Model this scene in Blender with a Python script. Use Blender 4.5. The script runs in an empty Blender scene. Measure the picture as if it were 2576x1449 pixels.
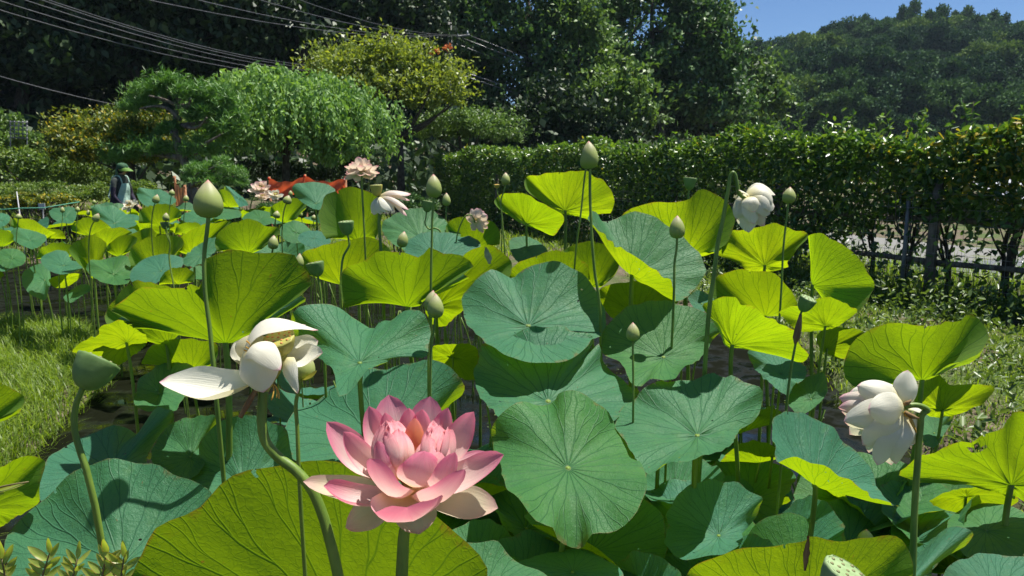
import bpy, math, random
import numpy as np
from mathutils import Vector, Matrix

# ------------------------------------------------------------------ camera, world, sun, exposure
scn = bpy.context.scene
COL = scn.collection
rng = np.random.default_rng(7)
random.seed(7)
R = math.radians

CAM_H = 1.62
PITCH = R(9.3)
FPX = 1862.0                       # focal length in pixels of a 2576 px wide picture
cam_d = bpy.data.cameras.new('camera')
cam_d.sensor_width = 36.0
cam_d.lens = 36.0 * FPX / 2576.0
cam_d.clip_start = 0.02
cam_d.clip_end = 3000.0
cam_d.dof.use_dof = True
cam_d.dof.focus_distance = 1.25
cam_d.dof.aperture_fstop = 18.0
cam = bpy.data.objects.new('camera', cam_d)
COL.objects.link(cam)
cam.location = (0, 0, CAM_H)
cam.rotation_euler = (math.pi / 2 - PITCH, 0, 0)
scn.camera = cam

SUN = Vector((0.30, 0.19, 0.935)).normalized()     # towards the sun: high, ahead and to the right
SUN_EL = math.asin(SUN.z)
SUN_AZ = math.atan2(SUN.x, SUN.y)
world = bpy.data.worlds.new('World')
scn.world = world
world.use_nodes = True
wn = world.node_tree
sky = wn.nodes.new('ShaderNodeTexSky')
sky.sky_type = 'NISHITA'
sky.sun_disc = False
sky.sun_elevation = SUN_EL
sky.sun_rotation = SUN_AZ
sky.altitude = 50
sky.air_density = 0.85
sky.dust_density = 0.0
sky.ozone_density = 10.0
bg = wn.nodes['Background']
bg.inputs['Strength'].default_value = 0.06
wn.links.new(sky.outputs['Color'], bg.inputs['Color'])

sun_d = bpy.data.lights.new('sun', 'SUN')
sun_d.energy = 5.0
sun_d.angle = R(0.53)
sun_d.color = (1.0, 0.96, 0.88)
sun = bpy.data.objects.new('sun', sun_d)
COL.objects.link(sun)
sun.location = (8, 8, 25)
sun.rotation_euler = SUN.to_track_quat('Z', 'Y').to_euler()

scn.view_settings.view_transform = 'Standard'
scn.view_settings.look = 'None'
scn.view_settings.gamma = 1.0
scn.view_settings.exposure = 0.85
scn.view_settings.use_curve_mapping = False
scn.cycles.max_bounces = 8
scn.cycles.diffuse_bounces = 3
scn.cycles.glossy_bounces = 2
scn.cycles.transmission_bounces = 4
scn.cycles.transparent_max_bounces = 8
scn.cycles.caustics_reflective = False
scn.cycles.caustics_refractive = False

# ------------------------------------------------------------------ helpers
CAMP = np.array([0.0, 0.0, CAM_H])
FWD = np.array([0.0, math.cos(PITCH), -math.sin(PITCH)])
UPV = np.array([0.0, math.sin(PITCH), math.cos(PITCH)])
RGT = np.array([1.0, 0.0, 0.0])

def P(x, y, D):
    """picture pixel (2576 px wide frame) at a distance D along the view axis -> world point"""
    return CAMP + D * (FWD + RGT * ((x - 1288.0) / FPX) + UPV * (-(y - 724.5) / FPX))

def ground(x, y, z=0.0):
    """picture pixel -> point on the horizontal plane z"""
    d = FWD + RGT * ((x - 1288.0) / FPX) + UPV * (-(y - 724.5) / FPX)
    return CAMP + d * ((z - CAM_H) / d[2])

def tag(o, label=None, cat=None, group=None, kind=None):
    if label: o['label'] = label
    if cat: o['category'] = cat
    if group: o['group'] = group
    if kind: o['kind'] = kind
    return o

def empty(name, loc, label, cat, group=None):
    o = bpy.data.objects.new(name, None)
    o.empty_display_size = 0.05
    COL.objects.link(o)
    o.location = Vector(loc)
    return tag(o, label, cat, group)

def link(name, me, mat, parent=None, loc=None):
    o = bpy.data.objects.new(name, me)
    COL.objects.link(o)
    if mat is not None and len(me.materials) == 0:
        me.materials.append(mat)
    if loc is not None:
        o.location = Vector(loc)
    if parent is not None:
        o.parent = parent
    return o

def mesh_np(name, verts, faces, smooth=True, uv=None, rnd=None):
    """verts (n,3), faces (m,k) int array (k = 3 or 4); uv per vertex (n,2); rnd per face"""
    verts = np.asarray(verts, dtype=np.float32)
    faces = np.asarray(faces, dtype=np.int32)
    me = bpy.data.meshes.new(name)
    k = faces.shape[1]
    me.vertices.add(len(verts))
    me.vertices.foreach_set('co', verts.ravel())
    me.loops.add(faces.size)
    me.loops.foreach_set('vertex_index', faces.ravel())
    me.polygons.add(len(faces))
    me.polygons.foreach_set('loop_start', np.arange(0, faces.size, k, dtype=np.int32))
    me.update(calc_edges=True)
    if smooth:
        me.polygons.foreach_set('use_smooth', np.ones(len(faces), dtype=bool))
    if uv is not None:
        l = me.uv_layers.new(name='UVMap')
        l.data.foreach_set('uv', np.asarray(uv, dtype=np.float32)[faces.ravel()].ravel())
    if rnd is not None:
        a = me.attributes.new('rnd', 'FLOAT', 'FACE')
        a.data.foreach_set('value', np.asarray(rnd, dtype=np.float32))
    me.validate()
    return me

class MB:
    """collects boxes, tubes and polygons into one mesh"""
    def __init__(s):
        s.v = []; s.f = []
    def add(s, v, f):
        o = len(s.v)
        s.v.extend([tuple(float(c) for c in p) for p in v])
        s.f.extend([tuple(i + o for i in q) for q in f])
        return s
    def build(s, name, mat, parent=None, origin=(0, 0, 0), smooth=True):
        me = bpy.data.meshes.new(name)
        o = np.array(origin, dtype=float)
        me.from_pydata([tuple(np.array(p) - o) for p in s.v], [], s.f)
        me.update()
        if smooth:
            me.polygons.foreach_set('use_smooth', [True] * len(me.polygons))
        ob = link(name, me, mat, parent)
        if parent is None:
            ob.location = Vector(o)
        return ob
    def box(s, c, size, rot=None):
        c = np.array(c, float); h = np.array(size, float) / 2
        v = [np.array([x, y, z]) * h for x in (-1, 1) for y in (-1, 1) for z in (-1, 1)]
        if rot is not None:
            m = np.array(rot); v = [m @ p for p in v]
        return s.add([c + p for p in v], [(0, 1, 3, 2), (4, 6, 7, 5), (0, 4, 5, 1), (2, 3, 7, 6), (0, 2, 6, 4), (1, 5, 7, 3)])
    def tube(s, pts, rad, seg=8, cap=True):
        v, f = tube_vf(pts, rad, seg, cap)
        return s.add(v, f)

def catmull(pts, n=6):
    """smooth curve through the points (chord-length spacing, so uneven steps do not overshoot)"""
    pts = np.asarray(pts, float)
    if len(pts) < 3:
        return np.array([pts[0] + (pts[-1] - pts[0]) * t for t in np.linspace(0, 1, n + 1)])
    h = np.maximum(1e-6, np.linalg.norm(np.diff(pts, axis=0), axis=1)) ** 0.75
    s = np.diff(pts, axis=0) / h[:, None]
    m = np.zeros_like(pts)
    m[1:-1] = (s[:-1] * h[1:, None] + s[1:] * h[:-1, None]) / (h[1:] + h[:-1])[:, None]
    m[0] = 1.5 * s[0] - .5 * m[1]; m[-1] = 1.5 * s[-1] - .5 * m[-2]
    out = []
    for i in range(len(pts) - 1):
        for x in np.linspace(0, 1, n, endpoint=False):
            out.append((2*x**3-3*x*x+1)*pts[i] + (x**3-2*x*x+x)*h[i]*m[i] + (-2*x**3+3*x*x)*pts[i+1] + (x**3-x*x)*h[i]*m[i+1])
    out.append(pts[-1])
    return np.array(out)

def norm(v):
    v = np.asarray(v, float)
    return v / max(1e-9, np.linalg.norm(v))

def tube_vf(pts, rad, seg=8, cap=True):
    pts = np.asarray(pts, float); n = len(pts)
    rad = np.interp(np.linspace(0, 1, n), np.linspace(0, 1, len(np.atleast_1d(rad))), np.atleast_1d(rad)) if n > 1 else rad
    t = np.gradient(pts, axis=0)
    t /= np.maximum(1e-9, np.linalg.norm(t, axis=1))[:, None]
    u = np.cross(t[0], [0.3, 0.9, 0.2]); u = norm(u)
    v = []
    for i in range(n):
        u = norm(u - t[i] * np.dot(u, t[i])); w = np.cross(t[i], u)
        for k in range(seg):
            a = 2 * math.pi * k / seg
            v.append(pts[i] + rad[i] * (math.cos(a) * u + math.sin(a) * w))
    f = []
    for i in range(n - 1):
        for k in range(seg):
            k2 = (k + 1) % seg
            f.append((i * seg + k, i * seg + k2, (i + 1) * seg + k2, (i + 1) * seg + k))
    if cap:
        f.append(tuple(range(seg - 1, -1, -1)))
        f.append(tuple((n - 1) * seg + k for k in range(seg)))
    return v, f

def tube_obj(name, pts, rad, mat, parent, origin, seg=8):
    return MB().tube(pts, rad, seg).build(name, mat, parent, origin)

def lathe(profile, seg, axis, origin, wob=None):
    """profile [(r, h)], revolved about axis through origin; closed at r = 0"""
    ax = norm(axis); u = norm(np.cross(ax, [0.2, 0.95, 0.1])); w = np.cross(ax, u)
    v = []; f = []
    for i, (r, h) in enumerate(profile):
        for k in range(seg):
            a = 2 * math.pi * k / seg
            rr = r * (wob(a, i / (len(profile) - 1)) if wob else 1.0)
            v.append(np.asarray(origin) + ax * h + rr * (math.cos(a) * u + math.sin(a) * w))
    for i in range(len(profile) - 1):
        for k in range(seg):
            k2 = (k + 1) % seg
            f.append((i * seg + k, i * seg + k2, (i + 1) * seg + k2, (i + 1) * seg + k))
    f.append(tuple(range(seg - 1, -1, -1)))
    f.append(tuple((len(profile) - 1) * seg + k for k in range(seg)))
    return v, f

# ------------------------------------------------------------------ materials
class NB:
    def __init__(s, name):
        s.m = bpy.data.materials.new(name); s.m.use_nodes = True
        s.t = s.m.node_tree; s.t.nodes.clear()
        s.out = s.t.nodes.new('ShaderNodeOutputMaterial')
    def n(s, typ, **kw):
        nd = s.t.nodes.new(typ)
        for k, v in kw.items():
            if k.startswith('i_'):
                key = k[2:]
                key = int(key) if key.isdigit() else key.replace('_', ' ')
                s.put(nd, key, v)
            else:
                setattr(nd, k, v)
        return nd
    def put(s, nd, key, v):
        if isinstance(v, bpy.types.NodeSocket):
            s.t.links.new(v, nd.inputs[key])
        else:
            nd.inputs[key].default_value = v
    def math(s, op, a, b=None, c=None, clamp=False):
        nd = s.n('ShaderNodeMath', operation=op, use_clamp=clamp)
        s.put(nd, 0, a)
        if b is not None: s.put(nd, 1, b)
        if c is not None: s.put(nd, 2, c)
        return nd.outputs[0]
    def ramp01(s, x, a, b):
        nd = s.n('ShaderNodeMapRange', interpolation_type='SMOOTHSTEP')
        s.put(nd, 'Value', x); s.put(nd, 'From Min', a); s.put(nd, 'From Max', b)
        return nd.outputs[0]
    def mix(s, f, a, b, blend='MIX'):
        nd = s.n('ShaderNodeMix', data_type='RGBA', blend_type=blend)
        s.put(nd, 0, f)
        s.put(nd, 6, a if isinstance(a, bpy.types.NodeSocket) else (*a, 1) if len(a) == 3 else a)
        s.put(nd, 7, b if isinstance(b, bpy.types.NodeSocket) else (*b, 1) if len(b) == 3 else b)
        return nd.outputs[2]
    def noise(s, scale, detail=3, vec=None, rough=0.55, dist=0.0):
        nd = s.n('ShaderNodeTexNoise')
        nd.inputs['Scale'].default_value = scale; nd.inputs['Detail'].default_value = detail
        nd.inputs['Roughness'].default_value = rough; nd.inputs['Distortion'].default_value = dist
        if vec is not None: s.put(nd, 'Vector', vec)
        return nd.outputs['Fac']
    def obj(s):
        return s.n('ShaderNodeTexCoord').outputs['Object']
    def uv(s):
        return s.n('ShaderNodeTexCoord').outputs['UV']
    def attr(s, name):
        return s.n('ShaderNodeAttribute', attribute_name=name).outputs['Fac']
    def bump(s, h, strength=0.3, dist=0.01):
        nd = s.n('ShaderNodeBump'); s.put(nd, 'Height', h)
        nd.inputs['Strength'].default_value = strength; nd.inputs['Distance'].default_value = dist
        return nd.outputs[0]
    def pbsdf(s, color, rough=0.6, spec=0.5, normal=None, **kw):
        nd = s.n('ShaderNodeBsdfPrincipled')
        s.put(nd, 'Base Color', color if isinstance(color, bpy.types.NodeSocket) else (*color, 1))
        s.put(nd, 'Roughness', rough); s.put(nd, 'Specular IOR Level', spec)
        if normal is not None: s.put(nd, 'Normal', normal)
        for k, v in kw.items(): s.put(nd, k.replace('_', ' '), v)
        return nd.outputs[0]
    def transl(s, color, normal=None):
        nd = s.n('ShaderNodeBsdfTranslucent')
        s.put(nd, 'Color', color if isinstance(color, bpy.types.NodeSocket) else (*color, 1))
        if normal is not None: s.put(nd, 'Normal', normal)
        return nd.outputs[0]
    def mixs(s, f, a, b):
        nd = s.n('ShaderNodeMixShader'); s.put(nd, 0, f)
        s.t.links.new(a, nd.inputs[1]); s.t.links.new(b, nd.inputs[2])
        return nd.outputs[0]
    def done(s, shader):
        s.t.links.new(shader, s.out.inputs['Surface'])
        return s.m

def mat_lotus_leaf(name='lotus_leaf'):
    b = NB(name)
    uv = b.uv()
    oi = b.n('ShaderNodeObjectInfo').outputs['Random']
    sep = b.n('ShaderNodeSeparateXYZ'); b.put(sep, 0, uv)
    x, y = sep.outputs[0], sep.outputs[1]
    warp = b.noise(1.7, 2, uv)
    t = b.math('SQRT', b.math('ADD', b.math('MULTIPLY', x, x), b.math('MULTIPLY', y, y)))
    th = b.math('ARCTAN2', y, x)
    NV = 21.0
    a = b.math('ADD', b.math('MULTIPLY', th, NV / (2 * math.pi)), NV)
    a = b.math('ADD', a, b.math('MULTIPLY', b.math('SUBTRACT', warp, 0.5), 0.8))
    cell = b.math('FLOOR', a)
    wn_ = b.n('ShaderNodeTexWhiteNoise', noise_dimensions='1D')
    b.put(wn_, 'W', b.math('ADD', cell, b.math('MULTIPLY', oi, 37.0)))
    rv = wn_.outputs['Value']
    f = b.math('SUBTRACT', b.math('FRACT', a), 0.5)
    lat = b.math('ABSOLUTE', b.math('MULTIPLY', f, b.math('MULTIPLY', t, 2 * math.pi / NV)))
    tb = b.math('MULTIPLY_ADD', rv, 0.32, 0.30)
    sp = b.math('MULTIPLY', b.math('MAXIMUM', b.math('SUBTRACT', t, tb), 0.0), 0.145)
    g = b.math('ABSOLUTE', b.math('SUBTRACT', lat, sp))
    sp2 = b.math('MULTIPLY', b.math('MAXIMUM', b.math('SUBTRACT', t, b.math('ADD', tb, 0.24)), 0.0), 0.12)
    d = b.math('ABSOLUTE', b.math('SUBTRACT', g, sp2))
    wid = b.math('MULTIPLY_ADD', t, -0.0062, 0.0115)
    vein = b.math('SUBTRACT', 1.0, b.ramp01(b.math('DIVIDE', d, wid), 0.15, 1.0))
    vor = b.n('ShaderNodeTexVoronoi', feature='DISTANCE_TO_EDGE')
    vor.inputs['Scale'].default_value = 27.0
    wv = b.n('ShaderNodeVectorMath', operation='ADD')
    nz = b.n('ShaderNodeTexNoise'); nz.inputs['Scale'].default_value = 7.0; b.put(nz, 'Vector', uv)
    sc = b.n('ShaderNodeVectorMath', operation='SCALE'); b.put(sc, 0, nz.outputs['Color']); sc.inputs['Scale'].default_value = 0.13
    b.put(wv, 0, uv); b.put(wv, 1, sc.outputs[0]); b.put(vor, 'Vector', wv.outputs[0])
    ret = b.math('SUBTRACT', 1.0, b.ramp01(vor.outputs['Distance'], 0.0, 0.09))
    ret = b.math('MULTIPLY', ret, b.ramp01(t, 0.12, 0.45))
    net = b.math('MAXIMUM', vein, b.math('MULTIPLY', ret, 0.34))
    big = b.noise(2.2, 4, wv.outputs[0])
    fine = b.noise(34, 3, uv)
    # dry rim and insect spots
    edge = b.ramp01(b.math('ADD', t, b.math('MULTIPLY', b.noise(6, 4, uv), 0.055)), 1.015, 1.04)
    spots = b.math('MULTIPLY', b.ramp01(b.noise(17, 2, wv.outputs[0]), 0.735, 0.76), 0.75)
    patch = b.math('MULTIPLY', b.ramp01(b.noise(2.6, 5, wv.outputs[0], 0.65), 0.57, 0.66), b.ramp01(b.math('ADD', t, b.math('MULTIPLY', big, 0.12)), 0.98, 1.06))
    dead = b.math('MAXIMUM', b.math('MAXIMUM', edge, spots), patch, clamp=True)
    hole = b.math('MULTIPLY', b.math('GREATER_THAN', b.noise(8.5, 2, wv.outputs[0]), 0.745), b.math('GREATER_THAN', oi, 0.35))
    hole = b.math('MULTIPLY', hole, b.math('GREATER_THAN', t, 0.3))
    hub = b.math('SUBTRACT', 1.0, b.ramp01(t, 0.022, 0.045))
    # upper face: blue-green wax
    top = b.mix(b.math('MULTIPLY_ADD', big, 1.1, -0.1, clamp=True), (0.040, 0.165, 0.050), (0.092, 0.250, 0.060))
    top = b.mix(b.math('MULTIPLY', oi, 0.95), top, (0.060, 0.215, 0.148))
    top = b.mix(b.math('MULTIPLY', net, 0.45), top, (0.022, 0.095, 0.05))
    top = b.mix(b.math('MULTIPLY', b.ramp01(b.noise(5, 5, wv.outputs[0], 0.7), 0.52, 0.72), 0.35), top, (0.10, 0.22, 0.075))
    top = b.mix(b.math('MULTIPLY', b.ramp01(fine, 0.5, 0.75), 0.12), top, (0.12, 0.27, 0.12))
    top = b.mix(b.math('MULTIPLY', dead, 0.8), top, (0.22, 0.15, 0.05))
    top = b.mix(hub, top, (0.30, 0.38, 0.14))
    und = b.mix(big, (0.075, 0.15, 0.022), (0.10, 0.18, 0.03))
    und = b.mix(b.math('MULTIPLY', net, 0.7), und, (0.055, 0.115, 0.022))
    und = b.mix(b.math('MULTIPLY', dead, 0.8), und, (0.19, 0.11, 0.03))
    tr = b.mix(b.math('MULTIPLY_ADD', big, 1.3, -0.15, clamp=True), (0.24, 0.38, 0.003), (0.50, 0.60, 0.004))
    tr = b.mix(b.math('MULTIPLY', oi, 0.7), tr, (0.28, 0.46, 0.003))
    thin = b.n('ShaderNodeAttribute', attribute_name='backlit_gain', attribute_type='OBJECT').outputs['Fac']     # per-leaf brightness put into the transmitted colour, as if facing the sun
    cmb = b.n('ShaderNodeCombineXYZ'); [b.put(cmb, k, thin) for k in (0, 1, 2)]
    tr = b.mix(1.0, tr, cmb.outputs[0], 'MULTIPLY')
    tr = b.mix(b.math('MULTIPLY', net, 0.72), tr, (0.13, 0.26, 0.006))
    tr = b.mix(b.math('MULTIPLY', dead, 0.85), tr, (0.40, 0.17, 0.02))
    geo = b.n('ShaderNodeNewGeometry')
    back = geo.outputs['Backfacing']
    h = b.math('MULTIPLY', vein, 1.0)
    h = b.math('ADD', h, b.math('MULTIPLY', ret, 0.18))
    h = b.math('ADD', h, b.math('MULTIPLY', b.noise(11, 5, uv, 0.65), 1.5))
    bt = b.bump(h, 0.45, 0.006)
    nb = b.bump(h, 0.26, 0.005)
    ptop = b.pbsdf(top, 0.52, 0.28, bt)
    pund = b.pbsdf(und, 0.7, 0.12, nb)
    face = b.mixs(back, ptop, pund)
    sh = b.mixs(0.46, face, b.transl(tr, nb))
    sh = b.mixs(hole, sh, b.n('ShaderNodeBsdfTransparent').outputs[0])
    return b.done(sh)

def mat_petal(name, base, body, tip, trw=0.38, tr_tint=None, tip0=0.45, streak=0.5, edge=0.16):
    b = NB(name)
    uv = b.uv()
    sep = b.n('ShaderNodeSeparateXYZ'); b.put(sep, 0, uv)
    u, v = sep.outputs[0], sep.outputs[1]
    mp = b.n('ShaderNodeMapping'); b.put(mp, 0, uv); mp.inputs['Scale'].default_value = (1.6, 22, 1)
    st = b.noise(2.0, 4, mp.outputs[0])
    ev = b.math('ABSOLUTE', b.math('MULTIPLY_ADD', v, 2.0, -1.0))
    k = b.math('ADD', b.math('MULTIPLY', b.math('POWER', ev, 3.0), edge), u)
    k = b.math('ADD', k, b.math('MULTIPLY', b.math('SUBTRACT', st, 0.5), 0.16))
    c = b.mix(b.ramp01(u, 0.02, 0.36), base, body)
    c = b.mix(b.ramp01(k, tip0, 1.02), c, tip)
    lines = b.math('MULTIPLY', b.ramp01(st, 0.5, 0.72), 0.22 * streak)
    c2 = b.mix(lines, c, tip)
    nrm = b.bump(st, 0.45, 0.0018)
    p = b.pbsdf(c2, 0.48, 0.35, nrm)
    c3 = b.mix(1.0, c, (tr_tint if tr_tint else (1, 1, 1)), 'MULTIPLY')
    return b.done(b.mixs(trw, p, b.transl(c3)))

def mat_simple(name, c1, c2, scale=8, rough=0.6, spec=0.4, bump=0.2, bd=0.01, trans=0.0, tc=None, stretch=None):
    b = NB(name)
    vec = b.obj()
    if stretch:
        mp = b.n('ShaderNodeMapping'); b.put(mp, 0, vec); mp.inputs['Scale'].default_value = stretch; vec = mp.outputs[0]
    n = b.noise(scale, 5, vec)
    c = b.mix(b.ramp01(n, 0.3, 0.7), c1, c2)
    p = b.pbsdf(c, rough, spec, b.bump(n, bump, bd))
    if trans > 0:
        p = b.mixs(trans, p, b.transl(tc if tc else c))
    return b.done(p)

def mat_foliage(name, dark, mid, light, trans=0.3, tcol=None, rough=0.5, spec=0.4, clump=0.6, extra=None):
    """small leaves: the colour changes from leaf to leaf (rnd) and in slow patches"""
    b = NB(name)
    r = b.attr('rnd')
    n = b.noise(clump, 2, b.obj())
    k = b.math('ADD', b.math('MULTIPLY', r, 0.75), b.math('MULTIPLY', b.math('SUBTRACT', n, 0.5), 0.9), clamp=True)
    c = b.mix(b.ramp01(k, 0.0, 0.5), dark, mid)
    c = b.mix(b.ramp01(k, 0.5, 1.0), c, light)
    if extra:
        c = b.mix(b.ramp01(r, extra[1], min(1.0, extra[1] + 0.03)), c, extra[0])
    p = b.pbsdf(c, rough, spec)
    t = b.mix(1.0, c, tcol if tcol else (1.6, 1.7, 0.7), 'MULTIPLY')
    return b.done(b.mixs(trans, p, b.transl(t)))

M = {}
M['leaf'] = mat_lotus_leaf()
M['stem'] = mat_simple('lotus_stem', (0.085, 0.155, 0.018), (0.175, 0.265, 0.036), 60, 0.5, 0.4, 0.5, 0.002, stretch=(1, 1, 0.15))
M['stem_old'] = mat_simple('old_stem', (0.16, 0.09, 0.04), (0.26, 0.17, 0.08), 70, 0.8, 0.2, 0.6, 0.003, stretch=(1, 1, 0.2))
M['pink'] = mat_petal('pink_petal', (0.82, 0.66, 0.32), (0.86, 0.64, 0.60), (0.82, 0.26, 0.38), 0.46, (1.0, 0.90, 0.84), 0.52, 1.5, 0.30)
M['pink_in'] = mat_petal('pink_inner_petal', (0.86, 0.50, 0.20), (0.84, 0.60, 0.52), (0.82, 0.34, 0.38), 0.36, (1.0, 0.84, 0.74), 0.50, 2.0)
M['orange_in'] = mat_petal('orange_inner_petal', (0.86, 0.46, 0.12), (0.88, 0.48, 0.27), (0.86, 0.40, 0.36), 0.42, (1.0, 0.7, 0.5), 0.7)
M['cream'] = mat_petal('cream_petal', (0.78, 0.68, 0.36), (0.80, 0.70, 0.50), (0.82, 0.55, 0.48), 0.52, (1.0, 0.94, 0.78), 0.75, 0.2)
M['white'] = mat_petal('white_petal', (0.80, 0.74, 0.42), (0.80, 0.78, 0.66), (0.80, 0.42, 0.50), 0.36, (1.0, 0.96, 0.76), 0.93, 0.05, 0.06)
M['blush'] = mat_petal('blush_petal', (0.78, 0.72, 0.36), (0.80, 0.70, 0.60), (0.82, 0.42, 0.48), 0.40, (1.0, 0.92, 0.8), 0.80, 0.15, 0.08)
def mat_bud():
    b = NB('lotus_bud')
    uv = b.uv()
    sep = b.n('ShaderNodeSeparateXYZ'); b.put(sep, 0, uv)
    u = sep.outputs[0]
    mp = b.n('ShaderNodeMapping'); b.put(mp, 0, uv); mp.inputs['Scale'].default_value = (1.2, 16, 1)
    st = b.noise(2.0, 4, mp.outputs[0])
    k = b.math('ADD', u, b.math('MULTIPLY', b.math('SUBTRACT', st, 0.5), 0.2))
    c = b.mix(b.ramp01(k, 0.0, 0.5), (0.25, 0.34, 0.075), (0.40, 0.47, 0.15))
    c = b.mix(b.ramp01(k, 0.5, 0.85), c, (0.48, 0.47, 0.27))
    c = b.mix(b.ramp01(k, 0.86, 1.02), c, (0.66, 0.24, 0.28))
    p = b.pbsdf(c, 0.5, 0.35, b.bump(st, 0.25, 0.001))
    return b.done(b.mixs(0.30, p, b.transl((0.62, 0.62, 0.18))))
M['bud'] = mat_bud()
M['pod'] = mat_simple('seed_pod', (0.13, 0.22, 0.07), (0.19, 0.30, 0.10), 45, 0.55, 0.35, 0.35, 0.002, 0.3, (0.30, 0.50, 0.06))
M['pod_top'] = mat_simple('seed_pod_face', (0.20, 0.29, 0.12), (0.27, 0.36, 0.17), 60, 0.6, 0.3, 0.4, 0.002)
M['pod_yel'] = mat_simple('young_pod', (0.34, 0.32, 0.06), (0.45, 0.42, 0.10), 45, 0.5, 0.35, 0.3, 0.002, 0.2, (0.5, 0.45, 0.05))
M['seed'] = mat_simple('seed', (0.16, 0.17, 0.06), (0.24, 0.22, 0.09), 60, 0.5, 0.4)
M['seed_red'] = mat_simple('stigma', (0.45, 0.16, 0.04), (0.55, 0.22, 0.05), 60, 0.5, 0.4)
M['stamen'] = mat_simple('stamen', (0.62, 0.36, 0.06), (0.75, 0.48, 0.10), 60, 0.5, 0.3, 0.1, 0.002, 0.3, (0.8, 0.5, 0.1))
# ------------------------------------------------------------------ terrain, water
POND = np.array([(-1.35, .55), (-2.1, 3.0), (-2.5, 4.0), (-2.9, 5.6), (-4.0, 7.3), (-8.8, 8.2), (-8.8, 12.2), (-1.0, 12.4), (0.6, 9.0), (2.2, 7.2), (2.35, 6.4), (2.05, 4.6), (2.1, 3.2), (1.8, 2.0), (1.6, .55)])

def poly_sd(x, y):
    """signed distance to the pond outline, negative inside"""
    px, py = np.asarray(x, float), np.asarray(y, float)
    d = np.full(px.shape, 1e9); ins = np.zeros(px.shape, bool)
    n = len(POND)
    for i in range(n):
        a = POND[i]; b = POND[(i + 1) % n]
        ex, ey = b - a
        t = np.clip(((px - a[0]) * ex + (py - a[1]) * ey) / (ex * ex + ey * ey), 0, 1)
        d = np.minimum(d, np.hypot(px - a[0] - t * ex, py - a[1] - t * ey))
        c = ((a[1] > py) != (b[1] > py)) & (px < ex * (py - a[1]) / (ey if abs(ey) > 1e-9 else 1e-9) + a[0])
        ins ^= c
    return np.where(ins, -d, d)

HA = np.array([6.35, 5.75]); HB = np.array([-1.95, 22.5])       # hedge and fence line
HD = norm(HB - HA); HN = np.array([HD[1], -HD[0]])              # HN points away from the pond, to the road
HLEN = float(np.linalg.norm(HB - HA))

def hgt(x, y):
    x = np.asarray(x, float); y = np.asarray(y, float)
    sd = poly_sd(x, y)
    k = np.clip((sd + 0.10) / 0.45, 0, 1); k = k * k * (3 - 2 * k)
    bank = 0.10 + 0.025 * np.sin(1.7 * x + 0.6) * np.sin(1.3 * y) + 0.012 * np.sin(5.1 * x) * np.sin(4.3 * y + 1)
    side = (x - HA[0]) * HN[0] + (y - HA[1]) * HN[1]
    bank = np.where(side > 0.5, 0.08, bank)
    left = np.clip((y - 13.0) / 8.0, 0, 1) * np.clip((-side - 1.0) / 3.0, 0, 1)
    bank = bank + 0.35 * left + 0.5 * np.clip((-x - 6.5) / 6, 0, 1) * np.clip((y - 13.5) / 4, 0, 1)
    wood = np.clip((y - 27.0) / 40.0, 0, 1) * np.clip((4.0 - x) / 14.0, 0, 1)
    bank = bank + 26 * wood ** 1.15
    z = -0.42 + (bank + 0.42) * k
    return z

def axis_coords(a, b, step, lo, hi):
    f = list(np.arange(a, b + 1e-6, step)); s = step; c = b
    while c < hi: s *= 1.35; c += s; f.append(c)
    s = step; c = a; g = []
    while c > lo: s *= 1.35; c -= s; g.append(c)
    return np.array(g[::-1] + f)
gx = axis_coords(-10, 8, 0.2, -900, 900); gy = axis_coords(-2, 14, 0.2, -60, 1800)
X, Y = np.meshgrid(gx, gy); Z = hgt(X, Y)
nx, ny = len(gx), len(gy)
idx = np.arange(nx * ny).reshape(ny, nx)
gf_ = np.stack([idx[:-1, :-1], idx[:-1, 1:], idx[1:, 1:], idx[1:, :-1]], -1).reshape(-1, 4)
b = NB('ground_soil')
o = b.obj(); n1 = b.noise(0.9, 6, o); n2 = b.noise(14, 6, o, 0.7); n3 = b.noise(60, 3, o)
c = b.mix(b.ramp01(n2, 0.35, 0.7), (0.075, 0.055, 0.036), (0.19, 0.155, 0.11))
c = b.mix(b.ramp01(n1, 0.42, 0.62), c, b.mix(n2, (0.035, 0.06, 0.012), (0.085, 0.13, 0.03)))
c = b.mix(b.math('MULTIPLY', b.ramp01(n3, 0.6, 0.75), 0.5), c, (0.28, 0.25, 0.20))
M['ground'] = b.done(b.pbsdf(c, 0.9, 0.2, b.bump(n2, 0.7, 0.05)))
g = link('ground', mesh_np('ground', np.stack([X, Y, Z], -1).reshape(-1, 3), gf_), M['ground']); tag(g, 'soil and short grass round the lotus pond', 'ground', kind='structure')

b = NB('pond_water')
o = b.obj(); n = b.noise(3.0, 3, o); shade_mask = b.ramp01(b.noise(2.3, 5, o, 0.6), 0.36, 0.56); n4 = b.noise(38, 3, o)
c = b.mix(shade_mask, (0.004, 0.005, 0.003), b.mix(n4, (0.003, 0.004, 0.002), (0.009, 0.010, 0.005)))       # clear black water with a dull film imitating leaf shade that hides sky reflections
M['water'] = b.done(b.pbsdf(c, b.math('MULTIPLY_ADD', shade_mask, 0.55, 0.05), b.math('MULTIPLY_ADD', shade_mask, -0.485, 0.5), b.bump(n, 0.06, 0.02)))
wm = MB(); wm.add([(-9.3, .3, 0), (2.9, .3, 0), (2.9, 12.9, 0), (-9.3, 12.9, 0)], [(0, 1, 2, 3)])
tag(wm.build('water', M['water'], None, (0, 0, 0.0), False), 'dark still pond water under the lotus', 'water', kind='structure')

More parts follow.
